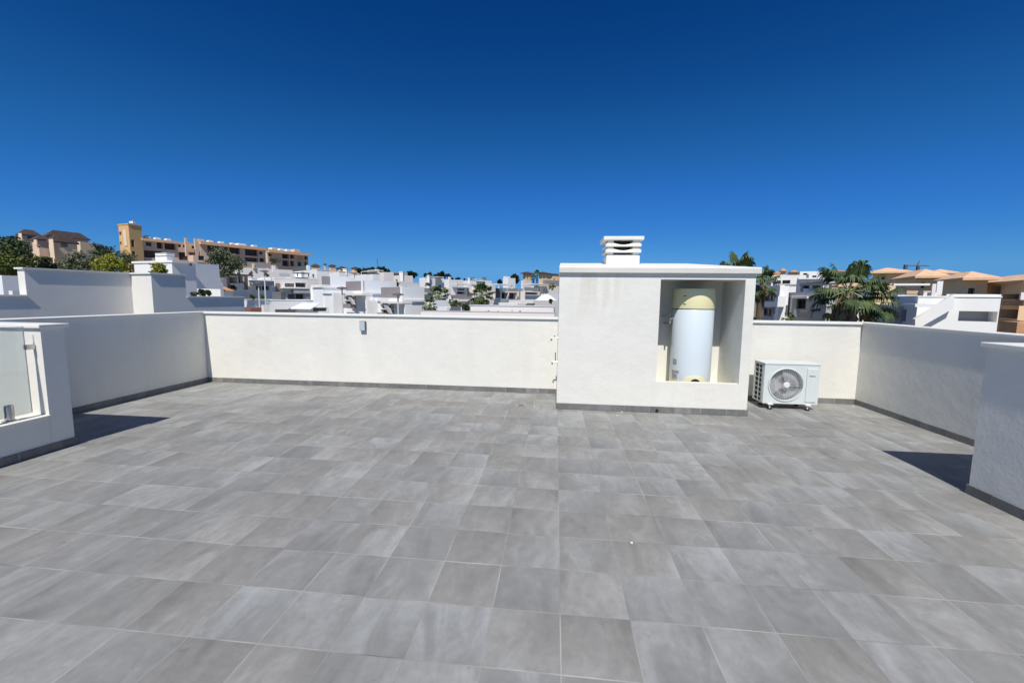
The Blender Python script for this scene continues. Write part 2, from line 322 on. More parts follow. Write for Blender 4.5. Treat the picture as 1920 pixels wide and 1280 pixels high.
def parapet(name, label, x0, x1, y0, y1, over, skirts, cat='wall', ends=None):
    """over = coping overhang (xm,xp,ym,yp); skirts = list of boxes"""
    t = thing(name, ((x0+x1)/2, (y0+y1)/2, 0), label, cat)
    m = MB(); m.box(x0, x1, y0, y1, .001, ZT); m.build('plaster', PL, t)
    m = MB(); m.box(x0-over[0], x1+over[1], y0-over[2], y1+over[3], ZT+.001, ZT+CT); m.build('coping', COPE, t, bevel=.006)
    for s in skirts:
        m = MB(); m.box(*s, .001, .078); m.build('skirting', SKX if s[1]-s[0] > s[3]-s[2] else SKY_, t, bevel=.002)
    return t
OV = .03
parapet('parapet_wall', 'long sunlit white back parapet with grey tiled skirting and white coping', XL+.001, XR-.001, YB, YB+.18, (0, 0, OV, OV), [(XL+.013, -.012, YB-.012, YB), (2.513, XR-.013, YB-.012, YB)])
parapet('parapet_wall', 'shaded white left parapet running back to the far left corner', XL-.18, XL, -5.1, YB+.18, (OV, .022, 0, OV), [(XL, XL+.012, 1.733, YB)])
parapet('parapet_wall', 'rough white right parapet in raking light behind the air conditioner', XR, XR+.18, -5.1, YB+.18, (.022, OV, 0, OV), [(XR-.012, XR, 1.7, YB)])
# left stair enclosure: transverse wall, low wall with sill, glass guard
t = thing('stair_wall', (-5.0, 1.6, 0), 'white stair enclosure wall with low sill on the left under the glass guard', 'wall')
m = MB(); m.box(XL+.001, -4.88, 1.53, 1.72, .002, ZT); m.build('plaster', PL, t)
m = MB(); m.box(XL+.022, -4.85, 1.50, 1.75, ZT+.001, ZT+CT); m.build('coping', COPE, t, bevel=.006)
m = MB(); m.box(-5.06, -4.882, -5.1, 1.529, .002, .345); m.build('low_wall', PL, t)
m = MB(); m.box(-5.08, -4.86, -5.1, 1.529, .346, .362); m.build('sill', COPE, t, bevel=.004)
m = MB(); m.box(-4.88, -4.868, -5.1, 1.732, .002, .078); m.build('skirting', SKY_, t, bevel=.002)
m = MB(); m.box(XL+.013, -4.881, 1.72, 1.732, .002, .078); m.build('skirting', SKX, t, bevel=.002)
t = thing('glass_guard', (-4.97, 1.4, .362), 'clear glass guard panel held by steel clamps above the white sill on the left', 'glass guard')
m = MB(); m.box(-4.976, -4.964, -2.2, 1.465, .40, 1.215); m.build('pane', GLASS, t, recalc=True)
for z in (.62, 1.02)[1:]:
    m = MB(); m.obox((-4.962, 1.492, z), (.016, 0, 0), (0, .036, 0), (0, 0, .024)); m.build('clamp', 'steel', t, bevel=.006)
p = atY(12, 785, 1.2)
for yy in (1.30, .2, -1.2):
    m = MB(); m.lathe((-4.97, yy, .362), [(.055, 0), (.055, .008), (.031, .014), (.031, .125), (.028, .148), (.0, .153)], 24); m.build('spigot', 'steel', t, smooth=True)
# right enclosure
t = thing('stair_wall', (3.4, 1.5, 0), 'white rough-plastered stair enclosure wall at the right edge, with grey skirting', 'wall')
m = MB(); m.prism([(3.3, -5.1), (3.48, -5.1), (3.48, 1.51), (XR-.001, 1.51), (XR-.001, 1.69), (3.3, 1.69)], .002, ZT); m.build('plaster', PL, t)
m = MB(); m.prism([(3.275, -5.1), (3.505, -5.1), (3.505, 1.485), (XR-.022, 1.485), (XR-.022, 1.72), (3.275, 1.72)], ZT+.001, ZT+CT); m.build('coping', COPE, t, bevel=.006)
m = MB(); m.box(3.288, 3.3, -5.1, 1.702, .002, .078); m.build('skirting', SKY_, t, bevel=.002)
m = MB(); m.box(3.301, XR-.013, 1.69, 1.702, .002, .078); m.build('skirting', SKX, t, bevel=.002)

# utility housing with the niche
BX0, BX1, BY0, BY1, BZ = -.01, 2.51, 3.815, 4.739, 1.873
NX0, NX1, NZ0, NZ1, NB = 1.32, 2.385, .425, 1.798, 4.55
t = thing('utility_housing', (1.25, 4.3, 0), 'white rendered utility housing with open niche and louvred chimney', 'housing')
def housing():
    m = MB()
    xs = [BX0, NX0, NX1, BX1]; zs = [.001, NZ0, NZ1, BZ]
    for i in range(3):
        for k in range(3):
            if i == 1 and k == 1: continue
            m.quad((xs[i], BY0, zs[k]), (xs[i+1], BY0, zs[k]), (xs[i+1], BY0, zs[k+1]), (xs[i], BY0, zs[k+1]))
    # outer sides, top, bottom, back
    m.quad((BX0, BY1, .001), (BX0, BY0, .001), (BX0, BY0, NZ0), (BX0, BY0, NZ1), (BX0, BY0, BZ), (BX0, BY1, BZ))
    m.quad((BX1, BY0, .001), (BX1, BY1, .001), (BX1, BY1, BZ), (BX1, BY0, BZ), (BX1, BY0, NZ1), (BX1, BY0, NZ0))
    m.quad((BX1, BY1, .001), (BX0, BY1, .001), (BX0, BY1, BZ), (BX1, BY1, BZ))
    m.quad((BX0, BY0, BZ), (NX0, BY0, BZ), (NX1, BY0, BZ), (BX1, BY0, BZ), (BX1, BY1, BZ), (BX0, BY1, BZ))
    m.quad((BX0, BY0, .001), (BX0, BY1, .001), (BX1, BY1, .001), (BX1, BY0, .001), (NX1, BY0, .001), (NX0, BY0, .001))
    # niche: floor lies lower than the sill behind a 9 cm upstand
    t_, zf = .09, .29
    m.quad((NX0, BY0, NZ0), (NX1, BY0, NZ0), (NX1, BY0+t_, NZ0), (NX0, BY0+t_, NZ0))
    m.quad((NX0, BY0+t_, zf), (NX1, BY0+t_, zf), (NX1, BY0+t_, NZ0), (NX0, BY0+t_, NZ0))
    m.quad((NX0, BY0+t_, zf), (NX1, BY0+t_, zf), (NX1, NB, zf), (NX0, NB, zf))
    m.quad((NX0, NB, zf), (NX1, NB, zf), (NX1, NB, NZ1), (NX0, NB, NZ1))
    m.quad((NX0, BY0, NZ1), (NX1, BY0, NZ1), (NX1, NB, NZ1), (NX0, NB, NZ1))
    for X in (NX0, NX1):
        m.quad((X, BY0, NZ0), (X, BY0+t_, NZ0), (X, BY0+t_, zf), (X, NB, zf), (X, NB, NZ1), (X, BY0, NZ1))
    me = m.build('walls', HPL, t, recalc=False)
    bm = bmesh.new(); bm.from_mesh(me.data); bmesh.ops.remove_doubles(bm, verts=bm.verts, dist=1e-5); bmesh.ops.recalc_face_normals(bm, faces=bm.faces); bm.to_mesh(me.data); bm.free()
    o = .04; e = 0.0
    m = MB(); x0, x1, y0, y1 = BX0-.005, BX1+.045, BY0-.045, BY1+.2; z0, z1, z2 = BZ+.001, 1.952, 2.052
    ry = 4.42
    i = [(x0, y0), (x1, y0), (x1, y1), (x0, y1)]
    m.v = [Vector((a, b, z0)) for a, b in i]+[Vector((a, b, z1)) for a, b in i]+[Vector((x0+.02, ry, z2)), Vector((x1-.75, ry, z2))]
    m.f = [(3, 2, 1, 0), (0, 1, 5, 4), (1, 2, 6, 5), (2, 3, 7, 6), (3, 0, 4, 7), (4, 5, 9, 8), (5, 6, 9), (6, 7, 8, 9), (7, 4, 8)]
    rs = m.build('roof_slab', COPE, t, bevel=.008)
    m = MB(); m.box(x0+.004, x1-.004, y0-.003, y0+.02, z0+.004, z1-.012); m.build('fascia', 'fascia_paint', rs)
    m = MB(); m.box(BX0-.0, BX1+.0, BY0-.012, BY0, .002, .085); m.build('skirting', SKX, t, bevel=.002)
    m = MB(); m.box(BX0-.012, BX0, BY0-.012, BY1-.013, .002, .082); m.build('skirting', SKY_, t, bevel=.002)
    m = MB(); m.box(BX1, BX1+.012, BY0-.012, BY1-.013, .002, .082); m.build('skirting', SKY_, t, bevel=.002)
    q = atZ(1232, 768, .045); m = MB(); m.lathe((q.x, BY0-.016, .035), [(.019, -.012), (.019, .004)], 20, 'Y'); m.build('overflow_pipe', 'black_rubber', t)
    # chimney of stacked concrete louvre rings
    cx0 = atY(1137, 480, 4.06).x; cx1 = atY(1200, 480, 4.06).x; w = (cx1-cx0)/2; cx = (cx0+cx1)/2; cy = 4.06+w
    def zz(y, Y=4.06): return atY(1165, y, Y).z
    ch = MB(); ch.box(cx-w, cx+w, cy-w, cy+w, 1.96, zz(479)); ch.box(cx-w+.03, cx+w-.03, cy-w+.03, cy+w-.03, zz(479)-.001, zz(476.5))
    base = ch.build('chimney', COPE, t, bevel=.02)
    def ring(z0, z1, ww, ch_=.03, solid=False):
        m = MB()
        # side with a shallow scoop in the middle of its upper edge
        N = 14
        for k in range(4):
            a = k*pi/2; ax = Vector((cos(a), sin(a), 0)); nx = Vector((sin(a), -cos(a), 0)); c = Vector((cx, cy, 0))
            top = []; bot = []
            for j in range(N+1):
                u = -1+2*j/N; uu = u*ww
                dip = 0 if solid else -.024*max(0, cos(u*pi/2/.62)) if abs(u) < .62 else 0
                bot.append(c+ax*uu+nx*ww+Vector((0, 0, z0))); top.append((u, dip))
            for j in range(N):
                (u0, d0), (u1, d1) = top[j], top[j+1]
                zt = z1-ch_*.45
                p0 = c+ax*(u0*ww)+nx*ww; p1 = c+ax*(u1*ww)+nx*ww
                a0 = p0+Vector((0, 0, zt+d0)); a1 = p1+Vector((0, 0, zt+d1))
                m.quad(bot[j], bot[j+1], a1, a0)
                wi = ww-ch_; b0 = c+ax*(u0*wi)+nx*wi+Vector((0, 0, z1+d0)); b1 = c+ax*(u1*wi)+nx*wi+Vector((0, 0, z1+d1))
                m.quad(a0, a1, b1, b0)
                wj = ww*.62; e0 = c+ax*(u0*wj)+nx*wj; e1 = c+ax*(u1*wj)+nx*wj
                m.quad(b0, b1, e1+Vector((0, 0, z1-.05)), e0+Vector((0, 0, z1-.05)))
                m.quad(e0+Vector((0, 0, z0)), e1+Vector((0, 0, z0)), bot[j+1], bot[j])
                m.quad(e0+Vector((0, 0, z1-.05)), e1+Vector((0, 0, z1-.05)), e1+Vector((0, 0, z0)), e0+Vector((0, 0, z0)))
        return m
    for (ya, yb) in ((473.3, 466), (462, 455.2)):
        ring(zz(ya), zz(yb), w+.012).build('louvre_ring', COPE, base)
    m = MB(); m.box(cx-w-.045, cx+w+.045, cy-w-.02, cy+w+.045, zz(450), zz(443)); m.build('cap_slab', COPE, base, bevel=.008)
    for sx in (-1, 1):
        for sy in (-1, 1):
            m = MB(); m.box(cx+sx*(w-.06)-.035, cx+sx*(w-.06)+.035, cy+sy*(w-.06)-.035, cy+sy*(w-.06)+.035, zz(479)-.02, zz(450)-.001); m.build('corner_post', COPE, base)
    m = MB(); m.box(cx-w*.5, cx+w*.5, cy-w*.5, cy+w*.5, zz(479)-.02, zz(451)); m.build('flue', 'louver_dark', base)
housing()

# ---------------- water heater in the niche
def heater():
    pl = atY(1262, 640, 4.17); pr = atY(1338, 640, 4.17); c = Vector(((pl.x+pr.x)/2, 4.25, 0)); r = .272
    zc = atY(1300, 580, 4.0).z; zt = atY(1300, 541, 4.05).z; zb = .292
    c.x = atY(1296.5, 640, 4.25).x
    t = thing('water_heater', (c.x, c.y, zb), 'tall pale blue-white water heater with cream top standing in the niche', 'water heater')
    m = MB(); m.lathe((c.x, c.y, 0), [(r*.985, zb+.10), (r, zb+.115), (r, zc-.012), (r*.985, zc-.004)], 72); m.build('tank', 'heater_blue_white', t, smooth=True)
    m = MB(); m.lathe((c.x, c.y, 0), [(r*.97, zc-.006), (r*.97, zc+.010)], 64); m.build('seam_band', 'black_rubber', t, smooth=True)
    m = MB(); m.lathe((c.x, c.y, 0), [(r*1.012, zc+.008), (r*1.02, zc+.02), (r*1.015, zt-.03), (r*1.0, zt-.01), (r*.96, zt), (0, zt)], 72); cp = m.build('top_cover', 'heater_cream', t, smooth=True)
    for z in (zc+.07, zt-.10):
        m = MB(); a = R(228); p = Vector((c.x+cos(a)*r*1.01, c.y+sin(a)*r*1.01, z)); tg = Vector((-sin(a), cos(a), 0)); m.obox(p, tg*.018, Vector((cos(a), sin(a), 0))*.006, (0, 0, .005)); m.build('slot', 'black_rubber', cp)
    m = MB(); m.lathe((c.x, c.y, 0), [(r*1.012, zb), (r*1.012, zb+.098), (r*.97, zb+.1)], 72); m.build('base_ring', 'heater_cream', t, smooth=True)
    # arched cream housing with a black opening at the foot
    m = MB(); ac = R(268); pts = []
    N = 16
    def arch(w, h, off, z0):
        mm = MB(); up = []
        for j in range(N+1):
            u = -1+2*j/N; a = ac+u*w/r; zt_ = z0+h*math.sqrt(max(0, 1-u*u)); rr = r+off
            up.append((Vector((c.x+cos(a)*rr, c.y+sin(a)*rr, z0)), Vector((c.x+cos(a)*rr, c.y+sin(a)*rr, zt_)), Vector((c.x+cos(a)*(r-.01), c.y+sin(a)*(r-.01), zt_))))
        for j in range(N):
            mm.quad(up[j][0], up[j+1][0], up[j+1][1], up[j][1]); mm.quad(up[j][1], up[j+1][1], up[j+1][2], up[j][2])
        return mm
    z0 = zb+.10
    arch(.165, atY(1298, 707.5, 3.9).z-z0, .012, z0).build('foot_cover', 'heater_cream', t, smooth=False)
    arch(.062, atY(1302, 712, 3.9).z-z0, .018, z0).build('foot_opening', 'black_rubber', t)
    # sticker labels at the left side
    def sticker(a0, a1, za, zb_, mm):
        m = MB(); K = 6
        for j in range(K):
            aa = R(a0+(a1-a0)*j/K); ab = R(a0+(a1-a0)*(j+1)/K); rr = r+.0015
            m.quad((c.x+cos(aa)*rr, c.y+sin(aa)*rr, za), (c.x+cos(ab)*rr, c.y+sin(ab)*rr, za), (c.x+cos(ab)*rr, c.y+sin(ab)*rr, zb_), (c.x+cos(aa)*rr, c.y+sin(aa)*rr, zb_))
        return m.build('sticker', mm, t)
    mat('sticker_grey', (.30, .31, .32), .6, .5, 60); mat('sticker_pale', (.62, .55, .45), .6, .2, 70)
    sticker(196, 212, .62, .70, 'sticker_grey'); sticker(194, 222, .50, .54, 'sticker_grey'); sticker(196, 216, .42, .49, 'sticker_grey'); sticker(194, 218, .32+.075, .415, 'sticker_pale')
    m = MB(); q = Vector((c.x-r-.03, c.y-.02, 0))
    m.tube([(q.x+.05, q.y, 1.42), (q.x, q.y, 1.38), (q.x-.05, q.y+.04, 1.31), (q.x-.05, NB-.01, 1.28)], .008, 8); m.tube([(q.x+.04, q.y, 1.27), (q.x-.01, q.y, 1.26), (q.x-.01, q.y, 1.2), (q.x-.02, NB-.01, 1.18)], .012, 8)
    m.build('water_pipe', 'drain_plate', t, smooth=True)
    m = MB(); m.tube([(c.x-r+.02, c.y-.16, .40), (c.x-r-.02, c.y-.2, .44), (c.x-r-.02, c.y-.2, .52), (c.x-r+.015, c.y-.16, .55)], .009, 8); m.build('drain_pipe', 'steel', t, smooth=True)
heater()

# ---------------- air conditioner
def aircon():
    Y0, Y1 = 4.24, 4.54
    x0 = atY(1432, 720, Y0).x; x1 = atY(1536, 720, Y0).x; zt = atY(1480, 684, Y0).z; zb = .085
    t = thing('air_conditioner', ((x0+x1)/2, (Y0+Y1)/2, 0), 'white outdoor air conditioner unit with round fan grille standing on the tiles', 'air conditioner')
    cx = atY(1473.5, 720, Y0).x; cz = (atY(1473, 690, Y0).z+atY(1473, 752, Y0).z)/2+.0; rr = (atY(1506, 720, Y0).x-atY(1442, 720, Y0).x)/2
    # casing with a round hole in the front
    m = MB(); N = 48; bx = [(x0, zb), (x1, zb), (x1, zt), (x0, zt)]
    def edge(a):
        d = Vector((cos(a), sin(a))); ts = []
        if d.x > 1e-6: ts.append((x1-cx)/d.x)
        if d.x < -1e-6: ts.append((x0-cx)/d.x)
        if d.y > 1e-6: ts.append((zt-cz)/d.y)
        if d.y < -1e-6: ts.append((zb-cz)/d.y)
        k = min(ts); return (cx+d.x*k, cz+d.y*k)
    angs = [2*pi*j/N for j in range(N)]+[math.atan2(b-cz, a-cx) % (2*pi) for a, b in bx]
    angs = sorted(angs)
    for j in range(len(angs)):
        a, b = angs[j], angs[(j+1) % len(angs)]+(2*pi if j == len(angs)-1 else 0)
        if abs(b-a) < 1e-6: continue
        e0, e1 = edge(a), edge(b)
        c0 = (cx+rr*cos(a), cz+rr*sin(a)); c1 = (cx+rr*cos(b), cz+rr*sin(b))
        m.quad((e0[0], Y0, e0[1]), (e1[0], Y0, e1[1]), (c1[0], Y0, c1[1]), (c0[0], Y0, c0[1]))
        m.quad((c0[0], Y0, c0[1]), (c1[0], Y0, c1[1]), (c1[0], Y0+.06, c1[1]), (c0[0], Y0+.06, c0[1]))
    m.quad((x0+.0, Y0, zt), (x1, Y0, zt), (x1, Y1, zt), (x0, Y1, zt)); m.quad((x1, Y0, zb), (x1, Y1, zb), (x1, Y1, zt), (x1, Y0, zt))
    m.quad((x0, Y0, zb), (x1, Y0, zb), (x1, Y1, zb), (x0, Y1, zb)); m.quad((x0, Y1, zb), (x1, Y1, zb), (x1, Y1, zt), (x0, Y1, zt))
    m.quad((x0, Y0, zb), (x0, Y0+.02, zb), (x0, Y0+.02, zt), (x0, Y0, zt))
    m.build('casing', 'appliance_white', t, recalc=False)
    m = MB(); m.box(x0-.006, x1+.006, Y0-.007, Y1+.003, zt+.001, zt+.022); m.build('top_panel', 'appliance_white', t, bevel=.006)
    # left side: dark coil behind a grid of bars
    m = MB(); m.box(x0+.012, x0+.016, Y0+.021, Y1-.001, zb+.002, zt-.002); m.build('coil', 'louver_dark', t)
    m = MB(); Z = [zb+.002+(zt-zb-.004)*k/8 for k in range(9)]
    for k, z in enumerate(Z):
        h = .018 if k in (0, 8) else .006
        m.box(x0-.002, x0+.011, Y0+.021, Y1, max(z-h, zb+.001), min(z+h, zt-.001))
    for y, h in ((Y0+.045, .024), (Y0+.155, .007), (Y1-.02, .02)): m.box(x0-.0035, x0+.0095, y-h, y+h, zb+.003, zt-.003)
    m.build('side_grille', 'appliance_white', t)
    # fan
    m = MB(); m.box(cx-rr*1.02, cx+rr*1.02, Y0+.062, Y0+.066, cz-rr*1.02, cz+rr*1.02); m.build('fan_well', 'fan_well_grey', t)
    m = MB()
    for k in range(3):
        a0 = k*2*pi/3+.5
        for j in range(6):
            a = a0+j*.22; b = a+.22; z0_, z1_ = .052-j*.005, .052-(j+1)*.005
            m.quad((cx+.05*cos(a), Y0+z0_, cz+.05*sin(a)), (cx+rr*.93*cos(a), Y0+z0_, cz+rr*.93*sin(a)), (cx+rr*.93*cos(b), Y0+z1_, cz+rr*.93*sin(b)), (cx+.05*cos(b), Y0+z1_, cz+.05*sin(b)))
    m.build('fan', 'fan_grey', t)
    m = MB()
    for k in range(40):
        a = 2*pi*k/44; r0 = .045 if k % 2 == 0 else rr*.5
        pts = []
        for j in range(7):
            u = r0+(rr*1.005-r0)*j/6; w_ = a-.22*(1-u/rr); dome = .012*(1-(u/rr)**2)
            pts.append((cx+u*cos(w_), Y0-.008-dome, cz+u*sin(w_)))
        m.tube(pts, .0024, 5)
    for q in (.66,):
        pts = [(cx+rr*q*cos(2*pi*j/40), Y0-.006-.012*(1-q*q), cz+rr*q*sin(2*pi*j/40)) for j in range(41)]; m.tube(pts, .0018, 4, False)
    g = m.build('fan_grille', 'frame_white', t)
    m = MB(); m.lathe((cx, Y0-.026, cz), [(0, -.006), (.036, -.004), (.042, .002), (.042, .01), (0, .01)], 28, 'Y'); m.build('hub', 'frame_white', g, smooth=True)
    m = MB(); m.lathe((cx, Y0, cz), [(rr*.985, -.002), (rr*.99, -.012), (rr*1.04, -.014), (rr*1.07, -.002)], 64, 'Y', False); m.build('fan_ring', 'appliance_white', t, smooth=True)
    # service panel
    px0 = atY(1513, 700, Y0).x; px1 = atY(1533.5, 700, Y0).x
    m = MB(); m.box(px0, px1, Y0-.012, Y0-.0005, zb+.035, zt-.045); m.build('service_panel', 'appliance_white', t, bevel=.005)
    wd = px1-px0
    m = MB()
    for k, f in enumerate((.3, .36, .42, .5, .56, .62)): m.box(px0+wd*f, px0+wd*(f+.04), Y0-.0135, Y0-.0125, zt-.087, zt-.079)
    m.build('lettering', 'grille_grey', t)
    m = MB()
    for f in (.2, .27, .34, .41, .48, .55, .63, .71): m.box(px0+wd*f, px0+wd*(f+.052), Y0-.0135, Y0-.0125, zt-.158, zt-.143)
    m.build('lettering', 'frame_grey', t)
    for xx in (x0+.10, x1-.13):
        for (y0, y1) in ((Y0-.03, Y0+.03), (Y1-.05, Y1+.0)):
            m = MB(); m.box(xx-.035, xx+.035, y0, y1, zb-.014, zb-.001); m.box(xx-.008, xx+.008, (y0+y1)/2-.008, (y0+y1)/2+.008, .02, zb-.013)
            f = m.build('foot', 'frame_white', t); m = MB(); m.lathe((xx, (y0+y1)/2, .001), [(.03, 0), (.03, .014), (.022, .02)], 20); m.build('rubber_pad', 'black_rubber', f)
aircon()

# ---------------- wall lamp, taps, drain, crumbs
def small():
    y1 = YB
    a = atY(673.5, 602, YB-.055); b = atY(684.5, 620.5, YB-.055)
    t = thing('wall_lamp', ((a.x+b.x)/2, YB, (a.z+b.z)/2), 'small grey box lamp fixed high on the white back wall', 'lamp')
    m = MB(); m.box(a.x, b.x, YB-.05, YB-.0005, b.z, a.z); m.build('housing', 'frame_grey', t, bevel=.003)
    mat('lamp_lens', (.45, .52, .55), .3); m = MB(); m.box(a.x+.006, b.x-.005, YB-.056, YB-.0505, b.z+.006, a.z-.006); m.build('lens', 'lamp_lens', t, bevel=.002)
    for (yp, lab, tall) in ((634, 'upper chrome tap on the left side of the white housing', False), (678, 'lower chrome tap with tall lever on the left side of the white housing', True)):
        p = atY(1038, yp, 4.18); X = BX0
        t = thing('tap', (X, 4.18, p.z), lab, 'tap')
        m = MB(); m.lathe((0, 0, 0), [(.0, 0), (.022, 0), (.022, .006), (.0, .006)], 16)
        for v in m.v: v.x, v.z = X-v.z, p.z+v.x; v.y += 4.18
        m.build('flange', 'steel', t)
        m = MB(); L_ = .085 if not tall else .065
        m.tube([(X-.004, 4.18, p.z), (X-L_, 4.18, p.z), (X-L_-.01, 4.18, p.z-.012), (X-L_-.01, 4.18, p.z-.04)], [.009, .009, .011, .011], 10); m.build('spout', 'steel', t, smooth=True)
        m = MB()
        if tall: m.tube([(X-.03, 4.18, p.z-.005), (X-.03, 4.18, p.z+.14)], .008, 8)
        else: m.tube([(X-.048, 4.18, p.z), (X-.048, 4.18, p.z+.035)], .006, 8); m.obox((X-.048, 4.18, p.z+.038), (.008, 0, 0), (0, .02, 0), (0, 0, .005))
        m.build('handle', 'steel', t)
    p = atZ(977, 760, 0)
    t = thing('floor_drain', (p.x, p.y, 0), 'round metal floor drain set in the tiles near the back wall', 'drain')
    m = MB(); m.lathe((p.x, p.y, .001), [(.085, 0), (.085, .003), (.06, .004), (.058, .001)], 32, 'Z', False); m.build('ring', 'drain_plate', t)
    m = MB(); m.lathe((p.x, p.y, .001), [(.055, 0), (.055, .003), (0, .004)], 32); m.build('cover', 'drain_plate', t)
    m = MB()
    for k in range(-2, 3): m.box(p.x-.035, p.x+.035, p.y+k*.018-.003, p.y+k*.018+.003, .0046, .0056)
    m.build('slots', 'black_rubber', t)
    mat('chalk', (.8, .79, .76), .9)
    for (x, y, lab) in ((1184, 1018, 'white plaster crumb in the middle of the open tiled floor'), (1167, 772, 'white plaster crumb by the skirting of the housing'), (1157, 779, 'smallest white crumb just in front of the housing'), (1600, 762, 'white plaster crumb in the far right corner of the terrace')):
        q = atZ(x, y, 0); m = MB(); n = 7; s = .011
        pts = [(q.x+s*random.uniform(.6, 1.3)*cos(2*pi*k/n), q.y+s*random.uniform(.6, 1.2)*sin(2*pi*k/n)) for k in range(n)]
        m.prism(pts, .001, .008); tag(m.build('plaster_crumb', 'chalk', loc=(q.x, q.y, 0), bevel=.002), lab, 'plaster crumb', 'plaster crumbs on the tiles')
small()
#@@TOWN
# ================================================================ THE TOWN
ROT = 22.
def xyray(x, y=560): d = ray(x, y); return d.x, d.y
class House:
    """a block seen corner-on: near vertical edge at pixel xc on depth plane Y=D, faces running to xl and xr"""
    def __init__(s, name, label, D, xl, xc, xr, yt, wall='white', cat='house', zb=None, rot=None, group=None, ybm=None, part='wall'):
        if rot is None: rot = 14. if xc < 450 else 40. if xc < 1100 else 22.
        C = atY(xc, yt, D); s.C = Vector((C.x, C.y, 0)); s.zt = C.z; a = R(rot)
        u = Vector((cos(a), -sin(a), 0)); v = Vector((sin(a), cos(a), 0))
        az = math.atan2(C.x-CAM.x, C.y-CAM.y)
        s.da, s.db = (-u, v) if az < a else (v, u)
        s.rot = rot; s.D = D; s.wall = wall
        s.la = s.ix(s.C, s.da, xl, yt); s.lb = s.ix(s.C, s.db, xr, yt)
        A = s.C+s.da*s.la; B = s.C+s.db*s.lb; E_ = A+s.db*s.lb
        s.foot = [s.C, B, E_, A]
        g = min(ground_z(p.x, p.y) for p in s.foot)
        s.zb = (g-1.5) if zb is None else zb
        if ybm is not None: s.zb = atY(xc, ybm, D).z
        cen = (A+B)/2
        s.o = thing(name, (cen.x, cen.y, s.zb), label, cat, group) if isinstance(name, str) else name
        s.part = part; s.holes = {'a': [], 'b': []}; s.done = False
    def ix(s, C, d, x, y):
        r = ray(x, y); det = d.x*(-r.y)+r.x*d.y
        # C + d*t = CAM + r*k
        w = Vector((CAM.x-C.x, CAM.y-C.y)); t = (w.x*(-r.y)+r.x*w.y)/det
        if t < 0 or t > 90: t = 30.
        return max(t, .04)
    def face(s, f):
        d = s.da if f == 'a' else s.db; o = s.db if f == 'a' else s.da
        return s.C, d, -o
    def P(s, f, t, z, out=0):
        C, d, n = s.face(f); return C+d*t+n*out+Vector((0, 0, z))
    def tz(s, f, x, y, out=0):
        C, d, n = s.face(f); C = C+n*out; r = ray(x, y)
        det = d.x*(-r.y)+r.x*d.y; w = Vector((CAM.x-C.x, CAM.y-C.y)); t = (w.x*(-r.y)+r.x*w.y)/det
        k = (C.x+d.x*t-CAM.x)/r.x if abs(r.x) > 1e-4 else (C.y+d.y*t-CAM.y)/r.y
        return t, CAM.z+r.z*k
    def rect(s, f, x0, y0, x1, y1, out=0):
        xm = (x0+x1)/2; t0 = s.tz(f, x0, (y0+y1)/2, out)[0]; t1 = s.tz(f, x1, (y0+y1)/2, out)[0]
        zt = s.tz(f, xm, y0, out)[1]; zb = s.tz(f, xm, y1, out)[1]
        return min(t0, t1), max(t0, t1), min(zt, zb), max(zt, zb)
    def slab(s, f, t0, t1, z0, z1, o0, o1, name, m, parent=None):
        c = s.P(f, (t0+t1)/2, (z0+z1)/2, (o0+o1)/2); _, d, n = s.face(f)
        mb = MB(); mb.obox(c, d*(t1-t0)/2, n*(o1-o0)/2, Vector((0, 0, (z1-z0)/2))); return mb.build(name, m, parent or s.o)
    # features --------------------------------------------------
    def win(s, f, x0, y0, x1, y1, depth=.25, m='window_glass', frame='frame_grey', nm=1, name='window', back=None):
        t0, t1, z0, z1 = s.rect(f, x0, y0, x1, y1); L_ = s.la if f == 'a' else s.lb
        depth = max(.08, min(depth, (s.lb if f == 'a' else s.la)-.3)); t0 = max(t0, .05); t1 = min(t1, L_-.05)
        if t1-t0 < .1: return None
        z1 = min(z1, s.zt-.05)
        for h in s.holes[f]:
            if t0 < h[1] and t1 > h[0] and z0 < h[3] and z1 > h[2]: return None
        s.holes[f].append((t0, t1, z0, z1, depth))
        w = s.slab(f, t0+.01, t1-.01, z0+.01, z1-.01, -depth-.04, -depth+.0-.005, name, m)
        if frame:
            fw = min(.09, (t1-t0)*.12); mb = MB(); _, d, n = s.face(f)
            def bar(a0, a1, b0, b1): mb.obox(s.P(f, (a0+a1)/2, (b0+b1)/2, -depth+.025), d*(a1-a0)/2, n*.025, Vector((0, 0, (b1-b0)/2)))
            bar(t0+.012, t1-.012, z0+.012, z0+fw); bar(t0+.012, t1-.012, z1-fw, z1-.012)
            for k in range(nm+2):
                tt = t0+.012+(t1-t0-.024)*k/(nm+1); bar(max(t0+.012, tt-fw/2), min(t1-.012, tt+fw/2), z0+fw+.001, z1-fw-.001)
            mb.build('frame', frame, w)
        return w
    def loggia(s, f, x0, y0, x1, y1, depth=1.5, rail=None, nm=2, m='window_glass', frame='frame_grey'):
        w = s.win(f, x0, y0, x1, y1, depth, m, frame, nm, 'glazed_door')
        if rail and w:
            t0, t1, z0, z1 = s.rect(f, x0, y0, x1, y1); s.slab(f, t0, t1, z0, z0+min(1.0, (z1-z0)*.42), -.12, -.06, 'railing', rail)
        return w
    def bar(s, f, x0, y0, x1, y1, out=.1, inn=0.0, name='ledge', m=None, off=0.):
        r = s.rect(f, x0, y0, x1, y1, out+off); return s.slab(f, r[0], r[1], r[2], r[3], off-inn+.004, off+out, name, m or s.wall)
    def canopy(s, f, x0, y0, x1, y1, out=2., name='canopy', m=None): return s.bar(f, x0, y0, x1, y1, out, 0, name, m)
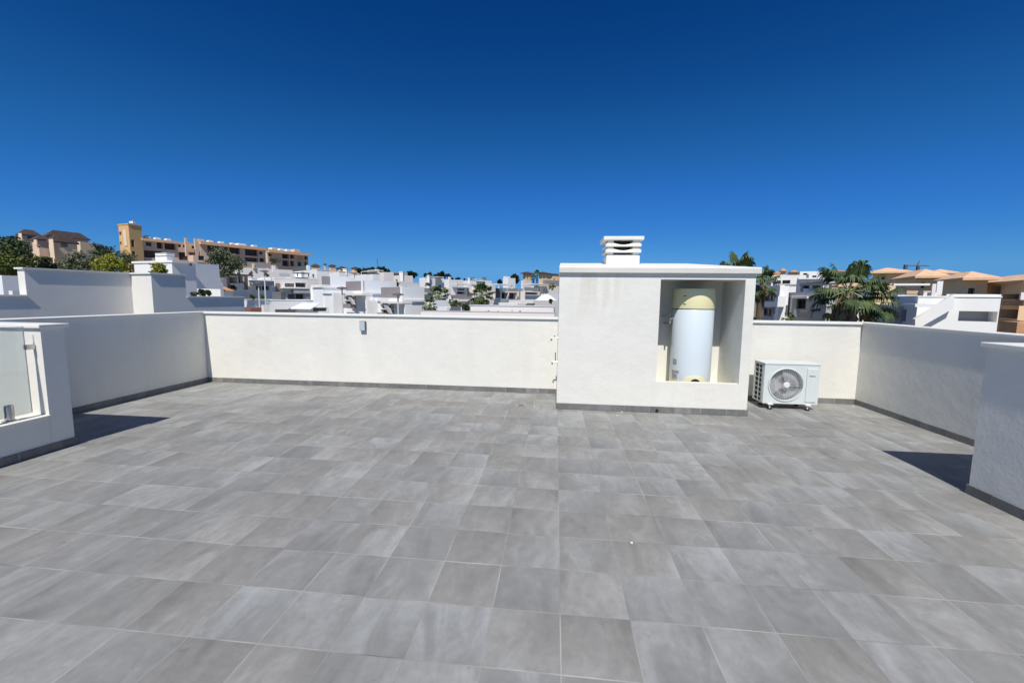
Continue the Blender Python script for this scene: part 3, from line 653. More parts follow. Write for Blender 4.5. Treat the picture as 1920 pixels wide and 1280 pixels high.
    def pergola(s, f, x0, y0, x1, y1, out=2.2, m='frame_grey', name='pergola'):
        r = s.rect(f, x0, y0, x1, y1, out); mb = MB(); _, d, n = s.face(f); th = .12
        for k in range(2):
            tt = r[0] if k == 0 else r[1]; mb.obox(s.P(f, tt, (r[2]+r[3])/2, out-.1), d*th/2, n*th/2, Vector((0, 0, (r[3]-r[2])/2)))
        mb.obox(s.P(f, (r[0]+r[1])/2, r[3]-th/2, out/2), d*((r[1]-r[0])/2+th), n*out/2, Vector((0, 0, th/2))); return mb.build(name, m, s.o)
    def box(s, name, m, D, xl, xc, xr, yt, yb, parent=None):
        """another block of the same building, as a part"""
        h = House(s.o, None, D, xl, xc, xr, yt, m, rot=s.rot, part=name); h.zb = atY(xc, yb, D).z; h.sub = parent; h.close(False); return h
    def eave(s, f, thick=.5, out=1.0, name='eave', m='pale_tiles', drop=.05):
        L_ = s.la if f == 'a' else s.lb; return s.slab(f, -.3, L_+.3, s.zt-drop, s.zt+thick, .004, out, name, m)
    def dormer(s, f, t, w, hgt, m='white', back=1.5):
        hgt *= .82
        L_ = s.la if f == 'a' else s.lb; C, d, n = s.face(f); c = s.P(f, t*L_, s.zt+hgt/2, -back); mb = MB()
        hx = d*w/2; ny = n*w*.45; i = []
        for (k, z) in ((1, -hgt/2), (.62, hgt/2)):
            for a_, b_ in ((-1, -1), (1, -1), (1, 1), (-1, 1)): mb.v.append(c+hx*a_*k+ny*b_+Vector((0, 0, z)))
        mb.f = [(3, 2, 1, 0), (4, 5, 6, 7), (0, 1, 5, 4), (1, 2, 6, 5), (2, 3, 7, 6), (3, 0, 4, 7)]; return mb.build('roof_dormer', m, s.o)
    def cope(s, m=None, h=.12, over=.06, name='parapet_coping'):
        mb = MB(); c = sum(s.foot, Vector((0, 0, 0)))/4
        pts = [p+((p-c).normalized()*over*1.4) for p in s.foot]; mb.prism([(p.x, p.y) for p in pts], s.zt+.002, s.zt+h); mb.build(name, m or s.wall, s.o)
    def roof(s, yap, m='terracotta', over=.6, thick=.18, ridge=.35):
        """hipped roof, apex at pixel row yap above the block"""
        c = sum(s.foot, Vector((0, 0, 0)))/4; k = (c-CAM).length/(s.C-CAM).length
        mb = MB(); pts = []
        for p in s.foot:
            q = p-c; l = q.length; pts.append(c+q*(1+over*1.4/l))
        d2 = Vector((c.x, c.y)); r = ray(960, yap); zc = CAM.z
        xx = 960+FPX*tan(math.atan2(c.x-CAM.x, c.y-CAM.y)-YAW); rr = ray(xx, yap); zap = CAM.z+rr.z*((c.y-CAM.y)/rr.y)
        zap = max(zap, s.zt+.4)
        ax = s.db if s.lb > s.la else s.da; hl = abs(s.lb-s.la)/2*.9+.05
        z0, z1 = s.zt+.002, s.zt+thick
        i = [Vector((p.x, p.y, z0)) for p in pts]+[Vector((p.x, p.y, z1)) for p in pts]
        R1 = c+ax*hl; R2 = c-ax*hl; R1.z = R2.z = zap
        mb.v = i+[R1, R2]; F = [(3, 2, 1, 0), (0, 1, 5, 4), (1, 2, 6, 5), (2, 3, 7, 6), (3, 0, 4, 7)]
        if s.lb > s.la: F += [(4, 5, 8, 9), (5, 6, 8), (6, 7, 9, 8), (7, 4, 9)]
        else: F += [(4, 5, 9), (5, 6, 8, 9), (6, 7, 8), (7, 4, 9, 8)]
        mb.f = F; return mb.build('roof', m, s.o)
    def chimney(s, x0, y0, x1, y1, D=None, m=None, cap=True):
        D = D or s.D+1.5; p = atY(x0, y1, D); q = atY(x1, y0, D); w = max((q.x-p.x)/2, .15); cx = (p.x+q.x)/2
        mb = MB(); mb.box(cx-w, cx+w, D, D+2*w, p.z-.6, q.z); c = mb.build('chimney', m or s.wall, s.o)
        if cap: mb = MB(); mb.box(cx-w*1.25, cx+w*1.25, D-w*.25, D+2.25*w, q.z+.002, q.z+.12); mb.build('chimney_cap', m or s.wall, c)
        return c
    def auto(s):
        rnd = random.Random(int(abs(s.C.x)*7+s.D*3))
        for f in 'ab':
            L_ = s.la if f == 'a' else s.lb; k = int(L_/3.6)
            for j in range(k):
                c = (j+.5)*L_/k+rnd.uniform(-.4, .4); w = rnd.choice((.9, 1.4, 2.2)); h = rnd.choice((.9, 1.2, 2.0)); z1 = s.zt-rnd.choice((.9, 1.1, 3.4))
                t0, t1, z0 = c-w/2, c+w/2, z1-h
                if rnd.random() < .42 or t0 < .3 or t1 > L_-.3: continue
                d_ = max(.08, min(.35, (s.lb if f == 'a' else s.la)-.3)); s.holes[f].append((t0, t1, z0, z1, d_))
                s.slab(f, t0+.01, t1-.01, z0+.01, z1-.01, -d_-.04, -d_-.005, 'window', rnd.choice(('window_glass', 'window_glass', 'slat_grey', 'brown_shutter')))
            if L_ > 5 and rnd.random() < .75:   # balcony rail on the roof edge
                a0 = rnd.uniform(.05, .35)*L_; a1 = a0+rnd.uniform(.3, .5)*L_; s.slab(f, a0, a1, s.zt+.14, s.zt+1.0, -.2, -.14, 'roof_railing', rnd.choice(('slat_grey', 'frame_grey', RAILG)))
        c = sum(s.foot, Vector((0, 0, 0)))/4
        if rnd.random() < .6 and min(s.la, s.lb) > 2.5:
            mb = MB(); x = c.x+rnd.uniform(-.5, .5); mb.box(x-.5, x+.5, c.y-.4, c.y+.4, s.zt+.003, s.zt+.9); mb.build('roof_unit', rnd.choice(('grille_grey', 'white', 'frame_grey')), s.o)
        if rnd.random() < .1:
            mb = MB(); mb.tube([(c.x+1, c.y, s.zt), (c.x+1, c.y, s.zt+1.5)], .03, 5); mb.obox((c.x+1, c.y, s.zt+1.4), (.3, 0, 0), (0, .02, 0), (0, 0, .02)); mb.build('aerial', 'frame_grey', s.o)
    def close(s, top=True):
        if top and not s.holes['a'] and not s.holes['b'] and s.D > 34 and s.wall.startswith('white') and s.part == 'wall': s.auto()
        mb = MB()
        for f in 'ab':
            L_ = s.la if f == 'a' else s.lb; H = s.holes[f]
            ts = sorted(set([0, L_]+[h[0] for h in H]+[h[1] for h in H])); zs = sorted(set([s.zb, s.zt]+[max(h[2], s.zb) for h in H]+[h[3] for h in H]))
            for i in range(len(ts)-1):
                for j in range(len(zs)-1):
                    tm = (ts[i]+ts[i+1])/2; zm = (zs[j]+zs[j+1])/2
                    if zm > s.zt or zm < s.zb or any(h[0] < tm < h[1] and h[2] < zm < h[3] for h in H): continue
                    mb.quad(s.P(f, ts[i], zs[j]), s.P(f, ts[i+1], zs[j]), s.P(f, ts[i+1], zs[j+1]), s.P(f, ts[i], zs[j+1]))
            for (t0, t1, z0, z1, dp) in H:
                for (a, b, c, d) in ((t0, z0, t1, z0), (t1, z0, t1, z1), (t1, z1, t0, z1), (t0, z1, t0, z0)):
                    mb.quad(s.P(f, a, b), s.P(f, c, d), s.P(f, c, d, -dp-.12), s.P(f, a, b, -dp-.12))
                mb.quad(s.P(f, t0, z0, -dp-.12), s.P(f, t1, z0, -dp-.12), s.P(f, t1, z1, -dp-.12), s.P(f, t0, z1, -dp-.12))
        C, B, E_, A = s.foot; Z = lambda p, z: Vector((p.x, p.y, z))
        mb.quad(Z(B, s.zb), Z(E_, s.zb), Z(E_, s.zt), Z(B, s.zt)); mb.quad(Z(E_, s.zb), Z(A, s.zb), Z(A, s.zt), Z(E_, s.zt))
        mb.quad(*[Z(p, s.zt) for p in s.foot]); mb.quad(*[Z(p, s.zb) for p in s.foot])
        par = getattr(s, 'sub', None) or s.o
        mb.build(s.part, s.wall, par, recalc=False)
        return s

def crown_mesh(lobes, n, leaf, seed):
    rnd = random.Random(seed); mb = MB()
    tot = sum(l[3]**2 for l in lobes)
    for (cx, cy, cz, r, sq) in lobes:
        # sub clumps on the lobe
        subs = []
        for k in range(max(6, int(18*r**.3))):
            d = Vector((rnd.gauss(0, 1), rnd.gauss(0, 1), rnd.gauss(0, 1))).normalized()*r*rnd.uniform(.45, .95); subs.append(Vector((cx+d.x, cy+d.y, cz+d.z*sq)))
        m_ = int(n*r*r/tot)
        for k in range(m_):
            c = rnd.choice(subs); q = Vector((rnd.gauss(0, 1), rnd.gauss(0, 1), rnd.gauss(0, .8)))*r*.17; p = c+q
            a = Vector((rnd.gauss(0, 1), rnd.gauss(0, 1), rnd.gauss(0, 1))).normalized(); b = a.cross(Vector((rnd.gauss(0, 1), rnd.gauss(0, 1), rnd.gauss(0, 1)))).normalized()
            l = leaf*rnd.uniform(.6, 1.3); w = l*.5
            mb.quad(p-a*l*.5, p+b*w*.5, p+a*l*.5, p-b*w*.5)
    return mb
def tree(name, label, D, x0, y0, x1, y1, leafm, n=2600, seed=1, trunk=True, group=None, cat='tree', lobes=7, leaf=None, xt=None):
    """crown filling pixel box x0..x1, y0..y1 at depth D"""
    if name == 'pine_tree': w_, h_ = x1-x0, y1-y0; x0 -= .14*w_; x1 += .14*w_; y0 -= .10*h_; y1 += .3*h_; n = int(n*1.8)
    rnd = random.Random(seed); c = atY((x0+x1)/2, (y0+y1)/2, D); p = atY(x0, (y0+y1)/2, D); q = atY(x1, (y0+y1)/2, D); W_ = (q.x-p.x)/2; H_ = (atY((x0+x1)/2, y0, D).z-atY((x0+x1)/2, y1, D).z)/2
    g = ground_z(c.x, c.y)-.5; tx = c.x
    if name == 'potted_tree': g = c.z-H_-.5
    if g > c.z-H_: g = c.z-H_-.3
    t = thing(name, (tx, c.y, g), label, cat, group)
    lb = []; r0 = min(W_, H_)*.62
    for k in range(lobes):
        a = 2*pi*k/lobes+rnd.uniform(-.3, .3); rr = r0*rnd.uniform(.6, 1.0)
        lb.append((c.x+cos(a)*(W_-rr)*rnd.uniform(.6, 1), c.y+rnd.uniform(-1, 1)*W_*.5, c.z+sin(a)*(H_-rr)*rnd.uniform(.6, 1), rr, .9))
    lb.append((c.x, c.y, c.z+.1*H_, r0, 1))
    crown_mesh(lb, n, leaf or max(.12, W_*.085), seed).build('crown', leafm, t, recalc=False)
    if trunk:
        mb = MB(); rt = max(.07, min(W_*.07, .3)); base = Vector((tx, c.y, g))
        k1 = Vector((c.x+rnd.uniform(-.1, .1)*W_, c.y, c.z-H_*.5)); mb.tube([base, (base+k1)/2+Vector((rt*.8, 0, 0)), k1], [rt*1.3, rt, rt*.8], 7)
        for (lx, ly, lz, r, _) in lb[:5]: mb.tube([k1, (k1+Vector((lx, ly, lz)))/2+Vector((0, 0, -.1*r)), Vector((lx, ly, lz))], [rt*.7, rt*.45, rt*.15], 5, False)
        mb.build('trunk', 'bark', t)
    return t
def fan_palm(label, D, xc, yc, wpx, seed, nf=26, group='fan palms', skirt=True, up=1.0, thick=.16, blades=15, ytop=None):
    """crown centre pixel xc,yc; wpx = half width of the crown in pixels"""
    rnd = random.Random(seed); c = atY(xc, yc, D); Rr = wpx/FPX*(D-CAM.y); g = ground_z(c.x, c.y)-.5
    t = thing('fan_palm', (c.x, c.y, g), label, 'palm tree', group)
    mb = MB(); hh = c.z-g; mb.tube([(c.x, c.y, g), (c.x+.05, c.y, g+hh*.5), (c.x, c.y, c.z-.05*Rr)], [thick*1.25, thick, thick*.9], 9); mb.build('trunk', 'bark', t)
    mb = MB(); pt = MB()
    for k in range(nf):
        az = 2*pi*(k*.381966)+rnd.uniform(-.2, .2); el = R(78-120*(k/nf)**.85+rnd.uniform(-8, 8)) if up >= 1 else R(70*up-110*(k/nf)+rnd.uniform(-8, 8))
        d = Vector((cos(az)*cos(el), sin(az)*cos(el), sin(el))); l = Rr*rnd.uniform(.5, .66)
        p0 = c+Vector((0, 0, .0)); hub = p0+d*l+Vector((0, 0, -.05*l))
        pt.tube([p0, p0+d*l*.55+Vector((0, 0, .03*l)), hub], [.018+.008*Rr, .012+.006*Rr, .008+.004*Rr], 4, False)
        side = d.cross(Vector((0, 0, 1))); side = side.normalized() if side.length > .05 else Vector((1, 0, 0)); nrm = side.cross(d).normalized()
        fr = Rr*rnd.uniform(.44, .58)
        for j in range(blades):
            a = R(-105+210*j/(blades-1))+rnd.uniform(-.05, .05); bd = (d*cos(a)+side*sin(a)); ll = fr*(1-.28*abs(a)/1.8)*rnd.uniform(.9, 1.08)
            wd = ll*1.9/blades; bs = bd.cross(nrm).normalized()
            m1 = hub+bd*ll*.62+nrm*.04*ll; dr = rnd.uniform(.22, .5); tip = hub+bd*ll*.97+Vector((0, 0, -dr*ll))-nrm*.05*ll
            m2 = hub+bd*ll*.84+Vector((0, 0, -dr*.25*ll))+nrm*.02*ll
            mb.quad(hub, m1-bs*wd, m1+bs*wd); mb.quad(m1-bs*wd, m2-bs*wd*.7, m2+bs*wd*.7, m1+bs*wd); mb.quad(m2-bs*wd*.7, tip, m2+bs*wd*.7)
    cr = mb.build('crown', 'leaf_palm', t, recalc=False); pt.build('leaf_stems', 'palm_stem', cr)
    if skirt:
        mb = MB()
        for k in range(70):
            az = rnd.uniform(0, 2*pi); z = c.z-rnd.uniform(.02, .5)*Rr*1.2; l = Rr*rnd.uniform(.25, .5); d = Vector((cos(az), sin(az), 0)); p = Vector((c.x, c.y, z))+d*thick; s_ = Vector((-d.y, d.x, 0))*l*.16
            mb.quad(p, p+d*l*.28-Vector((0, 0, l*.6))-s_, p+d*l*.22-Vector((0, 0, l)), p+d*l*.28-Vector((0, 0, l*.6))+s_)
        mb.build('dead_fronds', 'dead_frond', t, recalc=False)
    return t

# ---------------- neighbour's roof terrace on the left (rotated party wall, 1.45 m with raised blocks)
def neighbour():
    a = R(12.5); u = Vector((cos(a), -sin(a), 0)); v = Vector((sin(a), cos(a), 0))
    K = atZ(245, 514, 2.0); K.z = 0            # corner where wall A meets the sunlit pier face
    def hit(O, d, x):
        r = ray(x, 540); det = d.x*(-r.y)+r.x*d.y; w = Vector((CAM.x-O.x, CAM.y-O.y)); return (w.x*(-r.y)+r.x*w.y)/det
    t1 = hit(K, v, 49); pw = hit(K, u, 285); Q = K+u*pw; t2 = hit(Q, v, 348.5); t3 = hit(Q, v, 456.5)
    t = thing('neighbour_terrace_wall', (K.x, K.y, -6), 'white stepped party wall of the neighbouring roof terrace, partly in raking light', 'wall')
    T = .25; zl = 1.44; zh = 2.0
    def blk(p, q, z0, z1, w=T):  # strip from p to q, thickness w towards -u
        mb = MB(); n = -u*w; mb.prism([(p.x, p.y), (q.x, q.y), ((q+n).x, (q+n).y), ((p+n).x, (p+n).y)], z0, z1); return mb
    blk(K+v*t1, K-v*0.0, -7, zh).build('raised_wall', 'neighbour_plaster', t)
    blk(K+v*(t1-5), K+v*(t1-.002), -7, zl).build('low_wall', 'neighbour_plaster', t)
    blk(Q, Q+v*t2, -7, zh, pw+.02).build('pier', 'neighbour_plaster', t)
    blk(Q+v*(t2+.002), Q+v*t3, -7, zl).build('low_wall', 'neighbour_plaster', t)
    def cap(p, q, z, w, o=.035):
        mb = MB(); p = p-v*o+u*o; q = q+v*o+u*o; n = -u*(w+2*o); mb.prism([(p.x, p.y), (q.x, q.y), ((q+n).x, (q+n).y), ((p+n).x, (p+n).y)], z+.001, z+.035); return mb.build('coping', COPE, t)
    cap(K+v*t1, K-v*.04, zh, T); cap(Q, Q+v*t2, zh, pw+.02); cap(K+v*(t1-5), K+v*(t1-.045), zl, T, .03); cap(Q+v*(t2+.04), Q+v*t3, zl, T, .03)
neighbour()
h = House('house', 'grey-green shaded house block at the far left edge behind the party wall', 22, -60, 3, 43, 516, 'white_cool'); h.close()
h = House('roof_box', 'small white corner box on the party wall at the far left', 9.6, 16, 23, 46, 545, 'white', 'box', zb=1.2); h.close()

# ---------------- villas with dark roofs, far left
h = House('villa', 'pink villa with dark hipped roof furthest left on the hill', 92, 33, 40, 76, 441, 'pink_wall'); h.win('b', 51, 442, 63, 448, .3); h.roof(430.5, 'dark_tiles', .3, .3); h.close()
h.box('stair_wall', 'cream_wall', 91, 34, 40, 41, 437, 452)
h = House('villa', 'tan villa with low dark roof standing between two others on the hill', 88, 60, 68, 96, 450, 'pink_wall'); h.win('b', 72, 462, 77, 470); h.win('a', 61.5, 466, 66, 473); h.roof(441, 'dark_tiles', .3, .3); h.close()
h.box('stair_wall', 'cream_wall', 86, 63, 68, 70, 449, 458); h.box('terrace', 'pink_wall', 84, 58, 73, 92, 464, 492)
h = House('villa', 'cream villa with dark roof and round window on the hill at left', 86, 91, 99, 144, 454, 'cream_wall')
c = h.rect('b', 115, 455, 126, 464); cc = h.P('b', (c[0]+c[1])/2, (c[2]+c[3])/2, .02); _, dd, nn = h.face('b'); mb = MB(); mb.prism([(0, 0)]*3, 0, 0); mb = MB()
ring = [cc+dd*(.62*cos(2*pi*k/20))+Vector((0, 0, .52*sin(2*pi*k/20))) for k in range(20)]; mb.quad(*ring); mb.quad(*[p+nn*.12 for p in ring])
for k in range(20): mb.quad(ring[k], ring[(k+1) % 20], ring[(k+1) % 20]+nn*.12, ring[k]+nn*.12)
mb.build('round_window', 'dark_grey', h.o); h.roof(440, 'dark_tiles', .3, .3); h.close()
h.box('stair_wall', 'cream_wall', 85, 91, 99, 100, 448, 485)
h = House('villa', 'long villa with brown roof behind the one with a round window', 97, 84, 92, 165, 443, 'pink_wall'); h.win('b', 145, 458, 152, 462); h.win('b', 156, 458, 160, 461); h.roof(434, 'dark_tiles', .4); h.close()
h.box('wing', 'cream_wall', 92, 143, 150, 180, 453, 475)

# ---------------- ochre tower and long apartment block
h = House('stair_tower', 'tall ochre tower with a flat top at the left end of the apartment block', 90, 221.5, 240.5, 265, 421, 'orange_wall', 'tower')
h.win('a', 223.5, 434.5, 227.5, 441, .3, frame=None); h.win('a', 224.5, 453, 228, 459, .3, frame=None); h.win('b', 246, 449.5, 252, 463, .4); h.win('b', 248, 471, 253.5, 481, .4)
h.bar('a', 231.5, 431, 237, 461, .12, name='plaster_panel', m='cream_wall'); h.close(); h.cope('orange_wall', .25, .12)
mb = MB(); q = atY(249, 421, 92); mb.tube([(q.x, 92, q.z-.1), (q.x, 92, q.z+1.0)], .06, 6); mb.obox((q.x, 92, q.z+.5), (.5, 0, 0), (0, .4, 0), (0, 0, .2)); mb.build('roof_vent', 'white', h.o)

def apart(label, D, xl, xc, xr, yt, rows, roofy=None, vents=(), solid=()):
    h = House('apartment_building', label, D, xl, xc, xr, yt, 'pink_wall', 'apartment block', rot=26., group='terracotta apartment blocks on the hill')
    for (x0, y0, x1, y1, kind) in rows:
        if kind == 'l': h.loggia('b', x0, y0, x1, y1, 1.6, rail=None, nm=2, m='brown_shutter')
        elif kind == 'w': h.win('b', x0, y0, x1, y1, .3)
        elif kind == 'b': h.bar('b', x0, y0, x1, y1, .25, name='balcony_band', m='pink_wall')
        elif kind == 'o': h.bar('b', x0, y0, x1, y1, .15, name='ochre_panel', m='orange_wall')
    h.close()
    return h
h = apart('terracotta apartment block next to the ochre tower, with brown loggias', 93, 262, 266, 333, 451, [(273.5, 454, 284, 461.5, 'w'), (294, 453, 305, 466, 'l'), (308.5, 454, 329, 468, 'l'), (270, 470, 305, 483.5, 'l'), (270, 488, 292, 491, 'l')])
h.eave('b', .55, 1.0)
for x in (.2, .48, .78): h.dormer('b', x, 1.5, 1.5)
h.box('roof_box', 'dark_grey', 95, 268, 272, 280, 441, 447)
h = apart('lower set-back middle of the terracotta apartments, with two stair pillars', 104, 331, 333, 374, 453, [(333.5, 458.5, 339.5, 463.5, 'w'), (343, 459, 347, 464, 'w'), (350, 461, 359, 466, 'o'), (359.5, 461, 365, 466, 'w'), (334, 473, 352.5, 487.5, 'l'), (355.5, 475, 366, 488, 'l')])
h.box('stair_pillar', 'pink_wall', 103.5, 345, 347, 351, 446, 480); h.box('stair_pillar', 'pink_wall', 106, 363, 365, 371, 447, 480); h.bar('b', 352, 466, 374, 473, .6, name='balcony_band', m='pink_wall')
h = apart('low terracotta annexe with loggias below the stair pillars', 99, 353, 362, 392, 478, [(365.5, 492.5, 387, 506, 'l'), (366, 509.5, 388, 516, 'l'), (372, 479, 383, 488, 'w')])
h = apart('long terracotta apartment block behind the big olive tree', 112, 371, 375, 497, 458, [(389, 461, 412, 473, 'l'), (414, 462, 428, 474, 'l'), (430, 463, 450, 476, 'l'), (459.5, 467, 483.5, 479.5, 'l'), (459.5, 483, 484, 495.5, 'l'), (486, 471.5, 492, 477, 'w'), (395, 478, 450, 490, 'l'), (487, 484, 496, 491, 'l')])
h.eave('b', .8, 1.3)
for x, w in ((.035, 2.2), (.17, 1.7), (.33, 1.7), (.5, 1.4), (.62, 2.8), (.68, 1.6), (.85, 1.8)): h.dormer('b', x, w, 1.9, 'cream_wall' if x < .1 else 'white')
h = apart('end terracotta apartment block with a tiled eave, furthest right on the hill', 150, 495, 501, 577, 473, [(494.5, 473.5, 0, 0, 'x')] + [(503, 476, 510, 480, 'l'), (529, 473.5, 542, 485, 'l'), (544, 474.5, 552, 485, 'l'), (529.5, 488, 542.5, 499, 'l'), (544.5, 489, 552, 499, 'l'), (571, 477, 577, 487, 'l'), (571, 491, 576.5, 502, 'l'), (557.5, 482, 566, 490, 'o'), (558, 491, 565, 499, 'w'), (509.5, 472.5, 526, 479, 'l'), (505, 485, 519, 491, 'l')])
h.eave('b', 1.0, 1.8)
for x, w, mm in ((.2, 3., 'cream_wall'), (.38, 2.2, 'white'), (.55, 2.2, 'white')): h.dormer('b', x, w, 2.6, mm, 2.)
h.dormer('b', .76, 3.4, 3.0, 'pink_wall', 2.5)

# ---------------- skyline villas with dark roofs, trees behind
for (lab, D, xl, xc, xr, yt, ya) in (
        ('tiny tan turret with dark cap directly right of the apartments', 210, 584, 587, 599, 499, 494.5), ('tall narrow tan chimney-like turret on the skyline', 214, 607, 609, 611.5, 496, 494),
        ('tan skyline villa with dark hipped roof left of the pink one', 205, 617, 620, 629, 498.5, 495.3), ('pink skyline villa with wide dark roof', 206, 631, 638, 650, 503, 499), ('tan skyline villa with dark roof just left of the pine trees', 208, 659, 664, 672.5, 503, 500)):
    h = House('villa', lab, D, xl, xc, xr, yt, 'pink_wall' if 'pink' in lab else 'tan_wall', group='small villas with dark roofs on the skyline'); h.roof(ya, 'dark_tiles', .5); h.close()
for i, (x0, y0, x1, y1, lab) in enumerate(((672, 501, 698, 514, 'low dark pine clump just right of the skyline villas'), (688, 500.5, 706, 512, 'dark pine clump left of the tall antenna mast'), (708, 499, 728, 516, 'tallest dark pine right of the antenna mast'), (722, 505, 734, 520, 'small dark pine behind the pale square house'), (761, 507, 779, 519, 'round dark pine alone on the skyline'), (793, 511, 816, 522, 'dark pine left of the white pergola roof'), (818, 508.5, 841, 522, 'dark pine right of the white pergola roof'), (844, 520, 870, 526, 'flat dark hedge-like pine on the skyline'), (877, 522, 889, 527, 'smallest dark shrub-like pine on the skyline'), (934, 525, 941, 532, 'small dark bush left of the white cube house'), (957, 514, 973, 528, 'egg-shaped dark cypress right of the white cube house'))):
    tree('pine_tree', lab, 190-(i > 8)*60, x0, y0, x1, y1, 'leaf_pine', 1100, 30+i, False if y1-y0 < 8 else True, 'dark pines on the skyline', 'pine', 5, leaf=.75)
# antenna mast
q = atY(708, 508, 120); t = thing('antenna_mast', (q.x, 120, q.z-3), 'tall thin antenna mast rising above the skyline', 'antenna')
mb = MB(); mb.tube([(q.x, 120, q.z-3), (q.x, 120, atY(708, 485, 120).z)], .07, 6); mb.build('pole', 'frame_grey', t)
mb = MB(); z = atY(708, 487, 120).z
for k in range(4): mb.obox((q.x, 120, z-k*.35), (.5-.08*k, 0, 0), (0, .03, 0), (0, 0, .03))
mb.build('aerial', 'frame_grey', t)

# ---------------- white houses in the left middle
h = House('house', 'white house with louvred chimney just behind the party wall', 24, 251, 322, 366, 492, 'white'); h.close(); h.cope('white', .14, .12)
c = h.box('chimney', 'white', 25.5, 291, 312, 327, 480, 492); h.box('chimney_louvre', 'white', 25.4, 291, 312, 327.5, 476.3, 478.7); h.box('chimney_louvre', 'white', 25.4, 290.5, 311.5, 328, 474, 475.4)
h.box('wing', 'white_cool', 25, 322, 323, 410, 490, 540); h.box('vent_box', 'dark_grey', 23.7, 354, 356, 360, 493, 498)
h = House('house', 'plain white wall block below the olive tree', 30, 360, 412, 418, 523.5, 'white'); h.close(); h.cope('white', .08, .05)
h = House('garden_hut', 'small white hut with terracotta tiled top', 31, 404, 418, 437, 546, 'white', 'hut'); h.roof(541, 'terracotta', .12, .05); h.close()
h = House('house', 'white house with dark glazed terrace under the olive tree', 40, 380, 413, 464, 515, 'white_warm'); h.loggia('b', 425, 519, 445, 531, 1.2, nm=2); h.win('b', 447, 518, 456, 531, .6); h.bar('b', 459, 516, 465, 543, .12, name='stone_strip', m='stone_strip'); h.win('b', 432, 534, 441, 540, .3)
h.bar('b', 418, 513.5, 470, 516, 1.8, name='canopy', m='dark_grey'); h.close()
h = House('wall_block', 'plain pinkish-grey retaining wall below the apartment blocks', 62, 440, 452, 548, 501.5, 'white_warm', 'retaining wall'); h.close()
h.box('pillar', 'white', 61, 509, 511, 516, 498, 510); h.box('pillar', 'cream_wall', 63, 472, 474, 477, 494, 503)
h = House('house', 'white house with sloping stair wall and wide grey balcony fascia', 44, 448, 466, 516, 521, 'white_cool')
h.bar('b', 472, 526, 514, 534, 1.2, name='balcony', m='grey_and_shade_render'); h.bar('b', 471, 524.6, 515, 526.2, 1.5, name='roof_edge', m='white'); h.loggia('b', 480, 536, 490, 544, .8, nm=0); h.loggia('b', 491, 536, 505, 544, .8, nm=1)
h.bar('b', 472, 519, 480, 524.5, .1, name='glass_rail', m=RAILG); h.bar('b', 488, 520, 508, 524.5, .1, name='planter', m='white'); h.close()
h = House('house', 'white house with tall stone strip and grey roller shutters', 46, 512, 516, 597, 522, 'white_warm')
h.bar('b', 517, 531, 525, 551, .1, name='stone_strip', m='stone_strip'); h.win('b', 518, 552, 525, 561, .2, 'stone_strip'); h.win('b', 534, 531, 552, 538, .3, m='slat_grey'); h.win('b', 554, 530, 574, 538.5, .9, nm=2)
h.bar('b', 551, 541, 581, 549.5, 1.1, name='awning', m='grey_and_shade_render'); h.bar('b', 530, 538.8, 578, 541, 1.2, name='balcony', m='white'); h.win('b', 540, 551, 553, 561.5, .25, m='slat_grey'); h.win('b', 554, 551, 569, 561.5, .3, m='dark_grey'); h.win('b', 589, 546, 600, 562, .6); h.close(); h.cope('white', .1, .06)
h.bar('b', 574, 557, 588, 565, .1, name='railing', m='slat_grey', off=1.)
h = House('house', 'white house with a bent awning frame left of the long terrace', 42, 582, 590, 604, 538, 'white'); h.win('b', 593, 545, 602, 561, .5); h.bar('b', 588, 541, 594, 554, .25, name='awning', m='canvas'); h.close()
h = House('house', 'low white house with dark pergola and long plain parapet', 58, 535, 545, 596, 519, 'white_cool'); h.close(); h.pergola('b', 558, 511, 579, 519, 2); h.bar('b', 524, 512, 543, 518, .1, name='glass_screen', m=RAILG, off=.5)
h = House('house', 'white two-tone block with small wall lamp below the dark turret', 72, 533, 594, 617, 505.5, 'white'); h.close(); h.cope('white', .1, .06); h.box('stair_room', 'white', 71.5, 574, 577, 581, 497, 506)
h = House('house', 'white square block beside the pale blue one, below the tan turrets', 76, 616, 636, 661, 509, 'white'); h.win('a', 621, 524, 630, 525.5, .2); h.win('b', 637, 523.5, 641, 526, .3); h.close(); h.chimney(643, 505, 650, 510, 77); h.cope('white', .1, .06)
# street wall, pergola with parasol etc. in front of them
h = House('garden_wall', 'long low white garden wall with peach end behind the back parapet', 36, 452, 476, 602, 563, 'white_cool', 'wall'); h.close(); h.cope('white', .06, .04)
h = House('pergola_house', 'low building with white canvas awning over a dark opening', 33, 552, 556, 617, 576, 'white_cool', 'house'); h.win('b', 587, 571.5, 613, 583.5, 2.); h.close()
mb = MB(); a_ = atY(548, 578, 33); b_ = atY(600, 568, 36); mb.quad((a_.x, 32.5, a_.z), (atY(583, 579, 32.5).x, 32.5, a_.z), (b_.x, 36, b_.z), (atY(566, 566, 36).x, 36, b_.z)); i0 = list(mb.v); mb.quad(*[p-Vector((0, 0, .05)) for p in i0])
for k in range(4): mb.quad(i0[k], i0[(k+1) % 4], i0[(k+1) % 4]-Vector((0, 0, .05)), i0[k]-Vector((0, 0, .05)))
mb.build('awning', 'canvas', h.o)
h = House('shed', 'dark low roof with a red-brown side just behind the parapet', 26, 458, 470, 492, 577, 'red_brick', 'shed'); h.close()
h = House('pillar_box', 'small pale pink gate pillar box right of the red-brown shed', 25, 490, 494, 505, 572, 'white_warm', 'pillar'); h.close()

